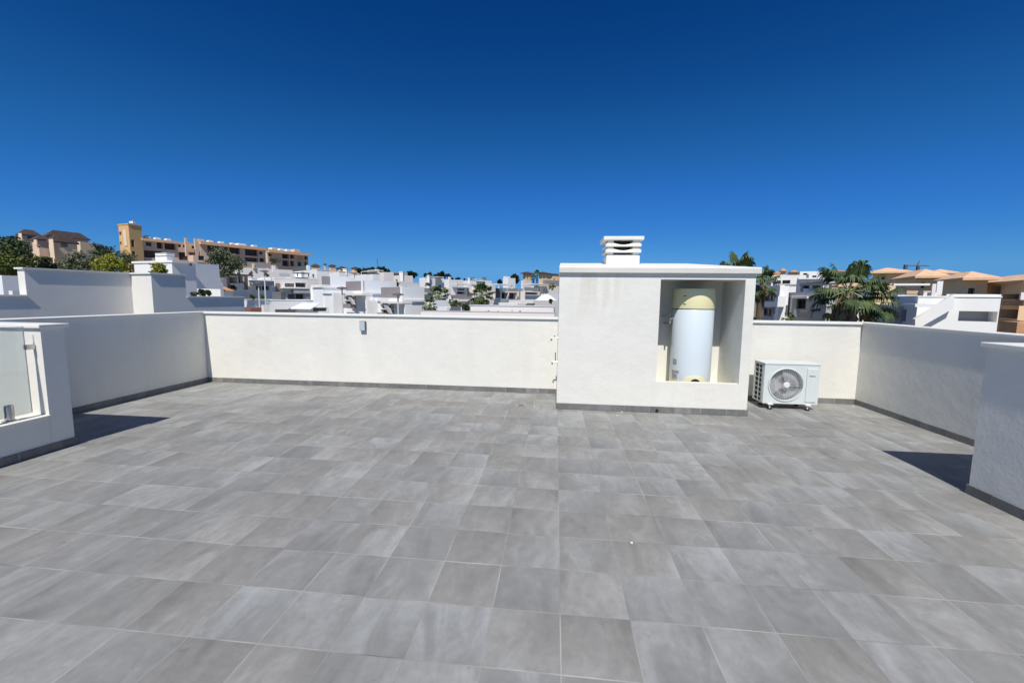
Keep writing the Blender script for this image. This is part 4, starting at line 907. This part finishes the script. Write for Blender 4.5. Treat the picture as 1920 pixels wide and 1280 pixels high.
# ---------------- row houses stepping down, centre left (one type, three times)
def rowhouse(label, D, xa, xc, xr, yt, rail, can=None, fin=None, rot=38.):
    h = House('terraced_house', label, D, xa, xc, xr, yt, 'white_cool', 'house', rot=rot, group='white terraced houses with slatted roof rails')
    if can:
        x0, x1, y0 = can; k = (x1-x0)/40.
        h.win('a', x0+14*k, y0+5*k, x1-3*k, y0+12.5*k, .25, nm=1); h.win('a', x0+15*k, y0+13.5*k, x1-3*k, y0+28*k, .3, m='brown_shutter', nm=1)
    h.close()
    for (f, x0, x1) in rail:
        t0, t1, _, _ = h.rect(f, x0, yt-8, x1, yt-1); h.slab(f, t0, t1, h.zt+.12, h.zt+.95, -.14, -.08, 'slat_railing', 'slat_grey')
    t1_ = h.lb; t0_ = 0 if rail[0][0] == 'a' and len(rail) == 1 else h.rect('b', rail[-1][2], yt-8, rail[-1][2]+1, yt)[0]
    h.slab('b', t0_, t1_, h.zt+.002, h.zt+1.0, -.25, -.01, 'roof_parapet', 'white_cool')
    h.slab('a', -.12, h.la+.1, h.zt-.16, h.zt+.1, .004, .14, 'roof_edge', 'white'); h.slab('b', -.005, h.lb+.1, h.zt-.16, h.zt+.003, .004, .12, 'roof_edge', 'white')
    if can:
        r = h.rect('a', x0, y0, x1, y0+3.2*k, .9); h.slab('a', r[0], r[1], r[2], r[3], .004, .9, 'canopy', 'white_warm')
        r2 = h.rect('a', x1-2.5*k, y0, x1, y0+28*k, .5); h.slab('a', r[0]+.02, r[0]+.2, r2[2], r[2]-.004, .004, .6, 'side_fin', 'white')
        b = h.rect('a', x0-4*k, y0+19*k, x0+11*k, y0+27*k, .5); h.slab('a', b[0], b[1], b[2], b[3], .5, .56, 'balustrade', 'slat_grey')
        # slanted canvas bracing at the left of the canopy
        mb = MB(); _, d, n = h.face('a'); T = r[1]-.05; w_ = r[1]-r[0]; z_ = r2[3]-r2[2]
        P = [h.P('a', T, r[2], .8), h.P('a', T-.33*w_, r[2]-.62*z_, .8), h.P('a', T-.44*w_, r[2]-.62*z_, .8), h.P('a', T-.2*w_, r[2], .8)]
        mb.quad(*P); mb.quad(*[p-n*.15 for p in P])
        for q in range(4): mb.quad(P[q], P[(q+1) % 4], P[(q+1) % 4]-n*.15, P[q]-n*.15)
        mb.build('side_brace', 'grey_and_shade_render', h.o)
    if fin: r = h.rect('a', fin, yt+2, fin+3, yt+30, 1.0); h.slab('a', r[0], r[1], h.zb, r[3], .004, 1.0, 'side_fin', 'white')
    return h
rowhouse('upper terraced house of the white row, slatted roof rail at its left', 38, 586, 604, 666, 535.5, (('b', 604.5, 620),))
rowhouse('middle terraced house of the white row, dark window under its canopy', 33, 606, 680, 744, 547, (('a', 647, 680),), (631, 671, 550.5), 622.5)
rowhouse('lowest terraced house of the white row, partly hidden by the parapet', 29, 684, 754, 796, 561.5, (('a', 713, 753),), (697, 742, 565), 686)
for (lab, D, x, yt, yb) in (('slim street lamp in front of the upper terraced house', 24, 643, 541, 600), ('slim street lamp in front of the lowest terraced house', 22, 747, 553, 605), ('thin street lamp standing behind the terraced row', 44, 665.5, 513, 540), ('slim lamp post left of the stone strip house', 30, 499.5, 509, 590), ('short slim lamp post by the white balcony house', 30, 486.5, 531, 570)):
    q = atY(x, yb, D); z1 = atY(x, yt, D).z; z0 = ground_z(q.x, D)-.2
    t = thing('street_lamp', (q.x, D, z0), lab, 'street lamp', 'slim street lamps'); mb = MB(); mb.tube([(q.x, D, z0), (q.x, D, z1)], [.07, .045], 8); mb.build('post', 'grille_grey', t)
    mb = MB(); mb.lathe((q.x, D, z1), [(.05, -.05), (.34, .0), (.32, .06), (.05, .12)], 16); mb.build('lamp_head', 'frame_grey', t)

# ---------------- centre houses between the terraced row and the housing
h = House('house', 'white house with dark square window and small satellite box, behind the middle terraced house', 62, 655, 699, 712, 514, 'white_cool'); h.win('a', 683, 528, 689, 535.5, .3); h.close(); h.box('annexe', 'white', 60, 688, 696, 701, 525, 545)
h = House('house', 'pale square house with two-tone corner and open pergola roof on the skyline', 96, 675, 712, 722, 512, 'white_warm'); h.close(); h.pergola('a', 677, 507.5, 708, 513, 1.5, 'white'); h.box('stair_room', 'white_warm', 97, 703, 707, 711, 505, 513)
h = House('house', 'pink-white house with grey right side below the tallest pine', 88, 711, 720, 738, 510, 'white_warm'); h.close()
h = House('house', 'house with grey glazed balcony behind dark railings in the centre left', 58, 716, 722, 753, 527, 'white_warm'); h.bar('b', 721, 529, 741, 537, .1, name='railing', m='slat_grey', off=.8); h.win('b', 742, 528.5, 750, 537, .5); h.close()
h = House('house', 'cream house with round corner tower under the round pine', 92, 737, 752, 774, 516, 'white_warm'); h.close(); h.chimney(750, 510, 755.5, 522, 90, 'white')
h = House('building', 'grey glass-fronted building on the skyline left of the round pine', 150, 730, 737, 764, 509.5, 'grey_and_shade_render'); h.bar('b', 738, 512, 758, 518, .2, name='window_band', m='frame_grey'); h.close()
h = House('house', 'grey plain house with a single small window, centre', 54, 748, 751, 787, 530.5, 'white_warm'); h.win('b', 759, 536.5, 763, 540, .3); h.win('b', 778, 541, 782, 548, .3); h.close(); h.cope('white_warm', .1, .06)
h = House('house', 'white block with bush and potted plants on its terrace, centre', 66, 786, 797, 816, 520.5, 'white'); h.win('b', 788, 532, 792, 534, .2); h.close(); h.chimney(801, 517, 805, 533, 66)
h = House('house', 'bright white house with grey right side and dark pergola on the skyline', 84, 802, 817, 833, 521.5, 'white'); h.close(); h.pergola('b', 806, 518.5, 832, 522, 1.5, 'white'); h.bar('b', 819, 519.5, 831, 521.4, .1, name='shade_panel', m='dark_grey', off=.5)
h = House('house', 'white house with narrow tower between two wider blocks on the skyline', 88, 833, 841, 857, 524, 'white'); h.close(); h.box('tower', 'white_cool', 86, 840, 842, 845.5, 519, 540)
h = House('house', 'white skyline block with grey shaded side and thin chimney', 90, 846, 857, 869, 524.5, 'white'); h.close()
h = House('house', 'wide low cream house with small chimney on the skyline', 100, 868, 880, 905, 526, 'white'); h.close(); h.chimney(877, 522, 881, 531, 100)
h = House('house', 'long low white house at the right end of the skyline row', 105, 892, 904, 922, 525.5, 'white'); h.close(); h.pergola('b', 894, 523.5, 906, 526, 2, 'white')
h = House('house', 'house with brown slatted rail left of the first fan palm', 44, 776, 783, 812, 540, 'white_warm'); h.bar('b', 780, 540, 811, 548, .1, name='slat_railing', m='slat_grey', off=.3); h.close(); h.box('roof_wall', 'white_warm', 46, 811, 814, 846, 540, 552)
h = House('house', 'white balcony house with dark wide window, centre right of the first palm', 50, 840, 848, 888, 538, 'white_warm')
h.win('b', 857, 547, 871, 551, .6); h.win('b', 876, 540, 880, 552, .5); h.win('b', 858, 541, 871, 544.5, .2, m='white'); h.bar('b', 847, 553, 884, 560.5, .08, name='railing', m='slat_grey', off=1.); h.bar('b', 846, 561, 886, 565, 1.2, name='balcony', m='white'); h.close()
h.pergola('b', 860, 531.5, 886, 537.5, 1.5, 'white')
h = House('house', 'pink-grey house behind the second fan palm', 52, 884, 893, 929, 534, 'white_warm'); h.win('b', 914, 548, 925, 553, .5); h.close()
h = House('house', 'plain white block with long sill below the centre palms', 27, 800, 812, 850, 563, 'white_cool'); h.close()
h = House('house', 'low white roof with dark sloping solar panel behind the parapet, centre', 19, 820, 838, 866, 576, 'white'); h.close()
mb = MB(); q0 = atY(842, 583, 17); q1 = atY(864, 575, 18.5); mb.quad((q0.x, 17, q0.z), (atY(864, 583, 17).x, 17, q0.z), (q1.x, 18.5, q1.z), (atY(846, 576, 18.5).x, 18.5, q1.z)); i0 = list(mb.v); mb.quad(*[p-Vector((0, 0, .06)) for p in i0])
for k in range(4): mb.quad(i0[k], i0[(k+1) % 4], i0[(k+1) % 4]-Vector((0, 0, .06)), i0[k]-Vector((0, 0, .06)))
mb.build('solar_panel', 'dark_grey', h.o)
# near white parapet strip with small fittings (neighbour's roof in front)
h = House('roof_parapet', 'long plain white roof parapet directly behind our back wall, centre', 9.2, 882, 1038.5, 1040, 575.5, 'white_warm', 'parapet', rot=1.5, zb=-6); h.close(); h.cope('grille_grey', .02, .03)
h = House('roof_parapet', 'lower thin white roof edge running behind our back wall', 8.2, 789, 1040, 1041, 588, 'white_warm', 'parapet', rot=2.2, zb=-6); h.close(); h.cope('grey_and_shade_render', .02, .02)
for x, w, hh, lab in ((911, 1.2, 3, 'small dark fitting at the left of the roof parapet'), (916, 1.3, 4, 'second dark fitting beside the leftmost on the roof parapet'), (934, 1.6, 3, 'dark square fitting in the middle of the roof parapet'), (960, 1.4, 6, 'pale tall fitting on the roof parapet'), (975, 1.4, 3.5, 'dark fitting at the right end of the roof parapet')):
    D = 8.75; q = atY(x, 585, D); s_ = w/FPX*11; mb = MB(); mb.lathe((q.x, D, atY(x, 592, D).z), [(s_, 0), (s_, hh/FPX*10.6+.06), (s_*1.3, hh/FPX*10.6+.065), (0, hh/FPX*10.6+.1)], 12)
    tag(mb.build('roof_fitting', 'grille_grey' if 'pale' in lab else 'frame_grey', loc=(q.x, D, q.z)), lab, 'roof fitting', 'small fittings on the neighbouring roof')
h = House('house', 'white cube house with mast alone high on the skyline, centre right', 100, 943, 953, 966.5, 521, 'white_cool'); h.close(); h.box('stair_room', 'white_cool', 103, 944, 948, 957, 518, 523)
h = House('house', 'white roof terrace house with thin pergola and glass balustrade, centre right', 48, 925, 936, 974, 545, 'white_warm')
h.loggia('b', 941, 548.5, 953, 560, 1.4, nm=1); h.loggia('b', 954.5, 548.5, 970, 560, 1.4, m='brown_shutter', nm=0); h.bar('b', 937, 540, 971, 546, .08, name='glass_rail', m=RAILG, off=.4); h.pergola('b', 936, 532.5, 961, 541, 2, 'white'); h.bar('b', 930, 540, 937.5, 558, .1, name='louvre_screen', m='frame_grey'); h.bar('b', 974, 541, 980, 560, .1, name='louvre_screen', m='slat_grey'); h.close()
h.bar('b', 939, 560, 956, 567, .06, name='glass_rail', m=RAILG, off=1.5)
h = House('house', 'white house with blue-grey shaded terrace left of the white umbrella', 50, 976, 984, 1012, 545.5, 'white_warm'); h.loggia('b', 985, 548, 1009, 552, 1.2, nm=2); h.win('b', 996, 552, 1003, 561, .8); h.bar('b', 984, 539, 1010, 545, .08, name='glass_rail', m=RAILG, off=.4); h.bar('b', 1013, 538, 1019, 551, .1, name='louvre_screen', m='slat_grey'); h.close()
h = House('house', 'pink plain block below the orange skyline houses', 66, 977, 981, 996, 526, 'white_warm'); h.close()
h = House('house', 'white house with thin flat pergola right below the orange houses', 62, 996, 1002, 1085, 536, 'white_warm'); h.close(); h.pergola('b', 1001, 532.5, 1041, 540, 2, 'white'); h.bar('b', 1003, 541, 1020, 548, .1, name='railing', m='slat_grey', off=.4)
h = House('house', 'white block with small brown door just left of our housing', 40, 1014, 1026, 1080, 551, 'white'); h.win('a', 1021, 547, 1027, 549.3, .3); h.close()
h = House('house', 'low cream garden building with square slatted hatch by the housing', 28, 954, 1000, 1075, 563, 'white_warm'); h.win('a', 1014, 569.5, 1022, 573.5, .2, m='slat_grey'); h.close()
h = House('house', 'low white roof with grey sloping skylight, centre right', 24, 935, 970, 1000, 568, 'white'); h.close()
mb = MB(); q0 = atY(983, 573.5, 23); q1 = atY(997, 568.5, 24.5); mb.quad((q0.x, 23, q0.z), (atY(997, 573, 23).x, 23, q0.z), (atY(1003, 568, 24.5).x, 24.5, q1.z), (atY(989, 568, 24.5).x, 24.5, q1.z)); i0 = list(mb.v); mb.quad(*[p-Vector((0, 0, .06)) for p in i0])
for k in range(4): mb.quad(i0[k], i0[(k+1) % 4], i0[(k+1) % 4]-Vector((0, 0, .06)), i0[k]-Vector((0, 0, .06)))
mb.build('skylight', 'dark_grey', h.o)
for (lab, D, xl, xc, xr, yt, ya) in (('orange skyline house with dark cap left of the small palms', 130, 981, 986, 997, 513, 509.5), ('orange skyline house with dark cap right of the small palms', 128, 1011, 1017, 1026, 513, 509.5), ('orange stepped house attached at the right of the skyline', 130, 1023, 1027, 1034, 514, 511.5), ('long orange skyline house half hidden by our housing', 134, 1031, 1036, 1092, 516.5, 514.5)):
    h = House('villa', lab, D, xl, xc, xr, yt, 'tan_wall', group='orange houses on the central skyline'); h.win('b', xc+2, yt+6, xc+4.5, yt+9, .3); h.roof(ya, 'dark_tiles', .8); h.close()
for i, (x, y, w, D, lab) in enumerate(((1007, 514, 9, 112, 'tall palm between the orange skyline houses'), (1000, 521, 7, 100, 'shorter palm beside the orange skyline houses'))): fan_palm(lab, D, x, y, w, 60+i, 16, 'small palms on the skyline', False, thick=.2, blades=7)
fan_palm('fan palm with a ragged crown, left one of the centre pair', 30, 821, 556, 26, 71, 16, 'fan palms', True, thick=.16, blades=11)
fan_palm('fan palm with denser crown, right one of the centre pair', 31, 903, 553, 27, 72, 20, 'fan palms', True, thick=.18, blades=11)
fan_palm('low bushy palm at the foot of the centre pair', 26, 806, 572, 18, 73, 12, 'fan palms', False, thick=.12, blades=9)
for i, (x0, y0, x1, y1, D, lab) in enumerate(((838, 560, 866, 578, 28, 'dark green shrub between the two centre palms'), (860, 566, 884, 586, 27, 'green shrub left of the roof parapet under the second palm'), (884, 560, 920, 575, 30, 'dark shrub under the second centre palm'), (794, 576, 812, 587, 24, 'low dark shrub at the left of the centre palms'), (1024, 530, 1046, 545, 52, 'terrace shrubs beside our housing on the far roof'), (1029, 558, 1036, 570, 27, 'small potted bush left of our housing'), (795, 528, 810, 538, 64, 'dark potted bushes on the white block terrace'))):
    tree('shrub', lab, D, x0, y0, x1, y1, 'leaf_dark' if i % 2 else 'leaf_mid', 900, 90+i, False, 'shrubs among the white houses', 'shrub', 5)
t = thing('parasol', (atY(1020, 560, 40).x, 40, atY(1020, 575, 40).z), 'wide white parasol standing open just left of our housing', 'parasol')
q = atY(1024, 552, 38); mb = MB(); mb.lathe((q.x, 38, q.z), [(0, .05), (.5, -.12), (1.15, -.62), (1.13, -.66), (0, -.1)], 8); mb.build('canopy', 'canvas', t); mb = MB(); mb.tube([(q.x, 38, q.z-3), (q.x, 38, q.z)], .03, 6); mb.build('pole', 'frame_white', t)

# ---------------- trees on the left
tree('tree', 'dark dense tree at the far left edge, tallest of the group', 44, -60, 434, 50, 512, 'leaf_dark', 6500, 11, True, 'trees on the left hillside', lobes=9)
tree('tree', 'dark green tree with sunlit lime patches low at the left edge', 36, -40, 462, 62, 528, 'leaf_mid', 6500, 12, True, 'trees on the left hillside', lobes=9)
tree('tree', 'broad dark tree between the villas and the lime-coloured one', 48, 44, 478, 135, 524, 'leaf_dark', 5200, 13, True, 'trees on the left hillside', lobes=8)
tree('tree', 'dark upright tree in front of the ochre tower', 60, 160, 457, 236, 506, 'leaf_dark', 4600, 14, True, 'trees on the left hillside', lobes=8)
tree('tree', 'grey-green olive tree in the middle of the left hillside', 40, 108, 466, 194, 526, 'leaf_olive', 6500, 15, True, 'trees on the left hillside', lobes=8)
tree('tree', 'bright yellow-green tree beside the sunlit pier', 32, 179, 471, 246, 524, 'leaf_lime', 5600, 16, True, 'trees on the left hillside', lobes=8)
tree('tree', 'dark tree right of the yellow-green one at the foot of the ochre tower', 50, 222, 466, 262, 520, 'leaf_dark', 3200, 17, True, 'trees on the left hillside', lobes=7)
tree('tree', 'small lime-green young tree in front of the white louvred chimney house', 17, 266, 489, 328, 522, 'leaf_lime', 2600, 18, True, 'trees on the left hillside', lobes=6)
tree('olive_tree', 'big grey-green tree standing alone before the apartment block', 34, 384, 460, 462, 528, 'leaf_olive', 8500, 19, True, None, 'tree', 10)
tree('tree', 'dark bushy tree in front of the end apartment block', 100, 501, 480, 526, 499, 'leaf_dark', 1600, 20, True, 'trees on the left hillside', lobes=6)
tree('shrub', 'spiky dark shrub on the white terrace behind the party wall', 15, 371, 541, 398, 557, 'leaf_dark', 900, 21, False, 'shrubs among the white houses', 'shrub', 6)
tree('shrub', 'pale shrub left of the spiky dark one on the terrace', 16, 352, 545, 372, 557, 'leaf_olive', 600, 22, False, 'shrubs among the white houses', 'shrub', 5)
tree('shrub', 'dark shrub by the stair of the white balcony house', 36, 431, 534, 446, 545, 'leaf_dark', 600, 23, False, 'shrubs among the white houses', 'shrub', 5)
tree('shrub', 'round dark bush in a white planter, left of two', 34, 465, 550, 479, 562, 'leaf_mid', 600, 24, False, 'shrubs among the white houses', 'shrub', 5)
tree('shrub', 'round dark bush right of the white planter', 34, 484, 550, 498, 562, 'leaf_mid', 600, 25, False, 'shrubs among the white houses', 'shrub', 5)
for x, w, lab in ((500, 5, 'dark patio umbrella-like palm on the balcony house roof'), (471, 4, 'small potted tree on the left of the balcony roof'),):
    tree('potted_tree', lab, 45.5, x-w, 506 if w == 4 else 510, x+w, 520, 'leaf_dark', 350, 26+w, True, None, 'potted tree', 4)

# ---------------- right side
fan_palm('tall fan palm rising behind our housing, its crown over the roof edge', 16, 1385, 520, 50, 81, 15, 'fan palms', True, thick=.17, blades=26)
fan_palm('fan palm with drooping brown fronds right beside our housing', 17.5, 1428, 532, 33, 82, 14, 'fan palms', True, thick=.17, blades=22)
fan_palm('large fan palm with a wide full crown on the right, left trunk of the pair', 18, 1592, 545, 60, 83, 19, 'fan palms', True, thick=.2, blades=28)
fan_palm('large fan palm on the right, right trunk of the pair', 19, 1632, 566, 48, 84, 16, 'fan palms', True, thick=.2, blades=26)
fan_palm('smaller palm leaning out at the left of the big palm pair', 20, 1566, 574, 36, 85, 12, 'fan palms', False, thick=.15, blades=22)
fan_palm('low palm peeking above the parapet left of the big palm pair', 14, 1478, 598, 14, 86, 9, 'fan palms', False, thick=.1, blades=9)
h = House('house', 'white house with dark balcony openings right next to our housing', 30, 1424, 1463, 1478, 548, 'grey_and_shade_render', rot=12.)  # white walls coloured grey; their shade is put into the colour
h.loggia('a', 1432, 551, 1452, 564, 1.2, nm=1); h.loggia('a', 1429, 577, 1448, 592, 1.2, nm=1); h.bar('a', 1428, 565, 1452, 575, .5, name='balcony', m='white'); h.bar('a', 1432, 536, 1462, 546, .3, name='balcony', m='white_warm'); h.close()
h = House('house', 'stepped bright white house in the right middle with grey glass balcony', 27, 1456, 1463, 1480, 536, 'white'); h.close(); h.box('lower_block', 'white', 26.4, 1453, 1459, 1474, 555, 575)
h = House('house', 'grey shaded house with a white framed opening left of the big palms', 24, 1470, 1552, 1580, 545, 'grey_and_shade_render', rot=12.)  # shade on the broad side is painted in with the grey walls
h.loggia('a', 1486, 560, 1511, 579, 1.3, nm=1); h.bar('a', 1483, 556, 1513, 559.4, .35, name='opening_frame', m='white'); h.bar('a', 1481, 556, 1484.6, 590, .3, name='opening_frame', m='white'); h.bar('a', 1474, 553.5, 1556, 555.6, .25, name='roof_edge', m='white')
h.bar('a', 1487, 580.5, 1521, 595, .08, name='glass_rail', m=RAILG, off=1.0); h.close(); h.bar('a', 1446, 571, 1474, 589, .1, name='glass_rail', m='frame_grey', off=1.2)
h.pergola('a', 1500, 529, 1545, 546, 1.2, 'grey_and_shade_render')
h = House('house', 'white roof terrace with thin canopies and columns, upper right middle', 40, 1494, 1500, 1552, 523, 'white'); h.loggia('b', 1503, 531, 1519, 541, 2, nm=0, m='white_cool'); h.loggia('b', 1523, 532, 1540, 541, 2, nm=0, m='white_cool'); h.close(); h.bar('b', 1497, 521, 1553, 523, 1., name='canopy', m='white')
h = House('house', 'white house with two dark window bands, between our housing and the roof terrace', 46, 1450, 1456, 1494, 520.5, 'white'); h.win('b', 1455, 525.5, 1464, 532, .6); h.win('b', 1467, 525, 1482, 532, .6); h.close(); h.bar('b', 1452, 533, 1493, 537, .06, name='railing', m='slat_grey', off=.8)
for i, (xl, xc, xr, yt, D, w, ya, lab) in enumerate(((1444, 1448, 1462, 512.5, 110, 'cream_wall', 509.5, 'tiny house with red roof next to the palm on the right skyline'), (1458, 1464, 1474, 508.5, 130, 'cream_wall', 504.5, 'tiny cream house with pointed roof on the right skyline'), (1478, 1483, 1496, 510.5, 125, 'tan_wall', 507, 'tiny orange-roofed house left of the long white skyline block'), (1494, 1500, 1560, 509, 120, 'white', None, 'long low white block on the right skyline'), (1512, 1517, 1545, 513.5, 95, 'white_cool', None, 'white skyline house with dark canopy and red roof piece'), (1440, 1447, 1500, 516, 100, 'white_warm', None, 'wide pale house with a terrace rail on the right skyline'), (1556, 1562, 1580, 509.5, 105, 'cream_wall', 507, 'tiny cream house behind the drooping left palm frond'))):
    h = House('house', lab, D, xl, xc, xr, yt, w, group='small houses on the right skyline')
    if xr-xl > 20: h.win('b', xc+6, yt+3, xc+14, yt+6.5, .6)
    if ya: h.roof(ya, 'terracotta', .5)
    h.close()
h = House('villa', 'small villa with pale tiled roof just right of the big palm pair', 64, 1637, 1646, 1691, 513, 'tan_wall', group='large tan villas with pale tiled roofs'); h.win('b', 1652, 519, 1660, 524, .4); h.roof(502, 'pale_tiles', 1.1, .22); h.close()
h = House('villa', 'low orange-roofed house half hidden behind the big palm pair', 40, 1570, 1582, 1638, 538, 'white_warm', group='large tan villas with pale tiled roofs'); h.roof(531, 'pale_tiles', .6, .2); h.close()
h = House('villa', 'villa with two pale hipped roofs, left one of the three on the right', 52, 1681, 1717, 1768, 522, 'tan_wall', group='large tan villas with pale tiled roofs')
h.win('b', 1727, 529, 1734, 540, .5); h.bar('b', 1718, 523, 1766, 525, .3, name='eave_band', m='cream_wall'); h.roof(506, 'pale_tiles', .8, .25); h.close()  # cream band standing proud just under the eave
h = House('villa', 'small hipped roof peeping between the left and middle villas', 66, 1740, 1750, 1782, 514, 'tan_wall', group='large tan villas with pale tiled roofs'); h.roof(504.5, 'pale_tiles', .8, .2); h.close()
h = House('villa', 'middle tan villa with white parapet box and dark window, on the right', 44, 1768, 1806, 1853, 526, 'tan_wall', group='large tan villas with pale tiled roofs')
h.win('b', 1815, 540, 1828, 553, .4); h.roof(510, 'pale_tiles', .9, .25); h.close(); h.box('stair_wall', 'white', 40, 1756, 1758, 1769, 527, 553)
h = House('villa', 'rightmost tan villa with brown shaded balconies and orange bands', 40, 1844, 1917, 1990, 531, 'tan_wall', group='large tan villas with pale tiled roofs')
h.loggia('a', 1858, 537, 1876, 552, 1.2, m='brown_shutter', nm=1); h.loggia('a', 1880, 551, 1912, 561, 1.6, m='brown_shutter', nm=1); h.bar('a', 1875, 563, 1920, 573, .9, name='balcony', m='terracotta'); h.loggia('a', 1874, 580, 1916, 597, 1.4, m='brown_shutter', nm=2); h.bar('a', 1872, 600, 1912, 611, .9, name='balcony', m='terracotta'); h.roof(515, 'pale_tiles', .9, .25); h.close()
h.box('corner_pillar', 'white_warm', 38, 1912, 1915, 1924, 548, 562); h.box('lower_terrace', 'terracotta', 36, 1875, 1908, 1990, 604, 640)
# big white house with outside stair
h = House('house', 'large white house with outside stair and recessed grey window, right', 24, 1674, 1722, 1877, 556.5, 'white')
w = h.win('b', 1797, 583.5, 1872, 603, .9, m='grey_and_shade_render', frame=None, name='recess');  # back of the recess coloured grey to paint in its shade
r = h.rect('b', 1799, 586, 1807, 601); h.slab('b', r[0], r[1], r[2], r[3], -.89, -.84, 'window', 'window_glass')
h.win('a', 1692, 580, 1699, 602, .3); h.bar('a', 1676, 569, 1716, 574.5, 1.0, name='canopy', m='white'); h.win('a', 1680, 580, 1686, 602, .3, m='stone_strip'); h.close(); h.cope('white', .06, .04)
h.box('upper_wall', 'white', 23.9, 1774, 1776, 1878, 551.5, 580)
# sloping stair flank standing proud of the wall
pts = [(1716, 598), (1789, 551), (1789, 577.5), (1735, 608), (1716, 620)]; mb = MB(); q = [h.tz('b', x, y, .42) for x, y in pts]
f = [h.P('b', a, b, .42) for a, b in q]; g = [h.P('b', a, b, .004) for a, b in q]; mb.quad(*f); mb.quad(*g)
for k in range(5): mb.quad(f[k], f[(k+1) % 5], g[(k+1) % 5], g[k])
mb.build('stair_flank', 'white', h.o)
h = House('house', 'white roof terrace with canopy and grey rail in front of the left villa', 32, 1676, 1684, 1758, 548, 'white'); h.close(); h.bar('b', 1676, 531.5, 1744, 535, .5, name='canopy', m='white'); h.box('column', 'white_warm', 31, 1747, 1749, 1756, 532, 556); h.box('cabinet', 'dark_grey', 31, 1722, 1724, 1732, 545, 556); h.bar('b', 1700, 545, 1720, 551, .3, name='bench', m='pale_tiles', off=.5)
h = House('house', 'grey lower house wall between the big palms and the stair house', 26, 1640, 1690, 1724, 572, 'grey_and_shade_render'); h.close()
# crane
q = atY(1721, 505, 260); t = thing('tower_crane', (q.x, 260, q.z-14), 'distant tower crane above the tiled roofs on the right', 'crane')
zj = atY(1721, 499, 260).z; zt_ = atY(1722, 487.5, 260).z
mb = MB(); mb.box(q.x-.6, q.x+.6, 259.4, 260.6, q.z-14, zj); mb.build('mast', 'dark_grey', t)
mb = MB(); x_l = atY(1697, 499, 260).x; x_r = atY(1741, 499, 260).x; mb.box(x_l, x_r, 259.6, 260.4, zj, zj+.5); mb.build('jib', 'frame_grey', t); mb = MB(); mb.box(x_l-.4, x_l+1.0, 259.4, 260.6, zj-1.7, zj+.8); mb.build('counterweight', 'dark_grey', t)
mb = MB(); mb.tube([(q.x-.8, 260, zj), (q.x+.6, 260, zt_)], [.7, .15], 4); mb.build('top_frame', 'dark_grey', t)
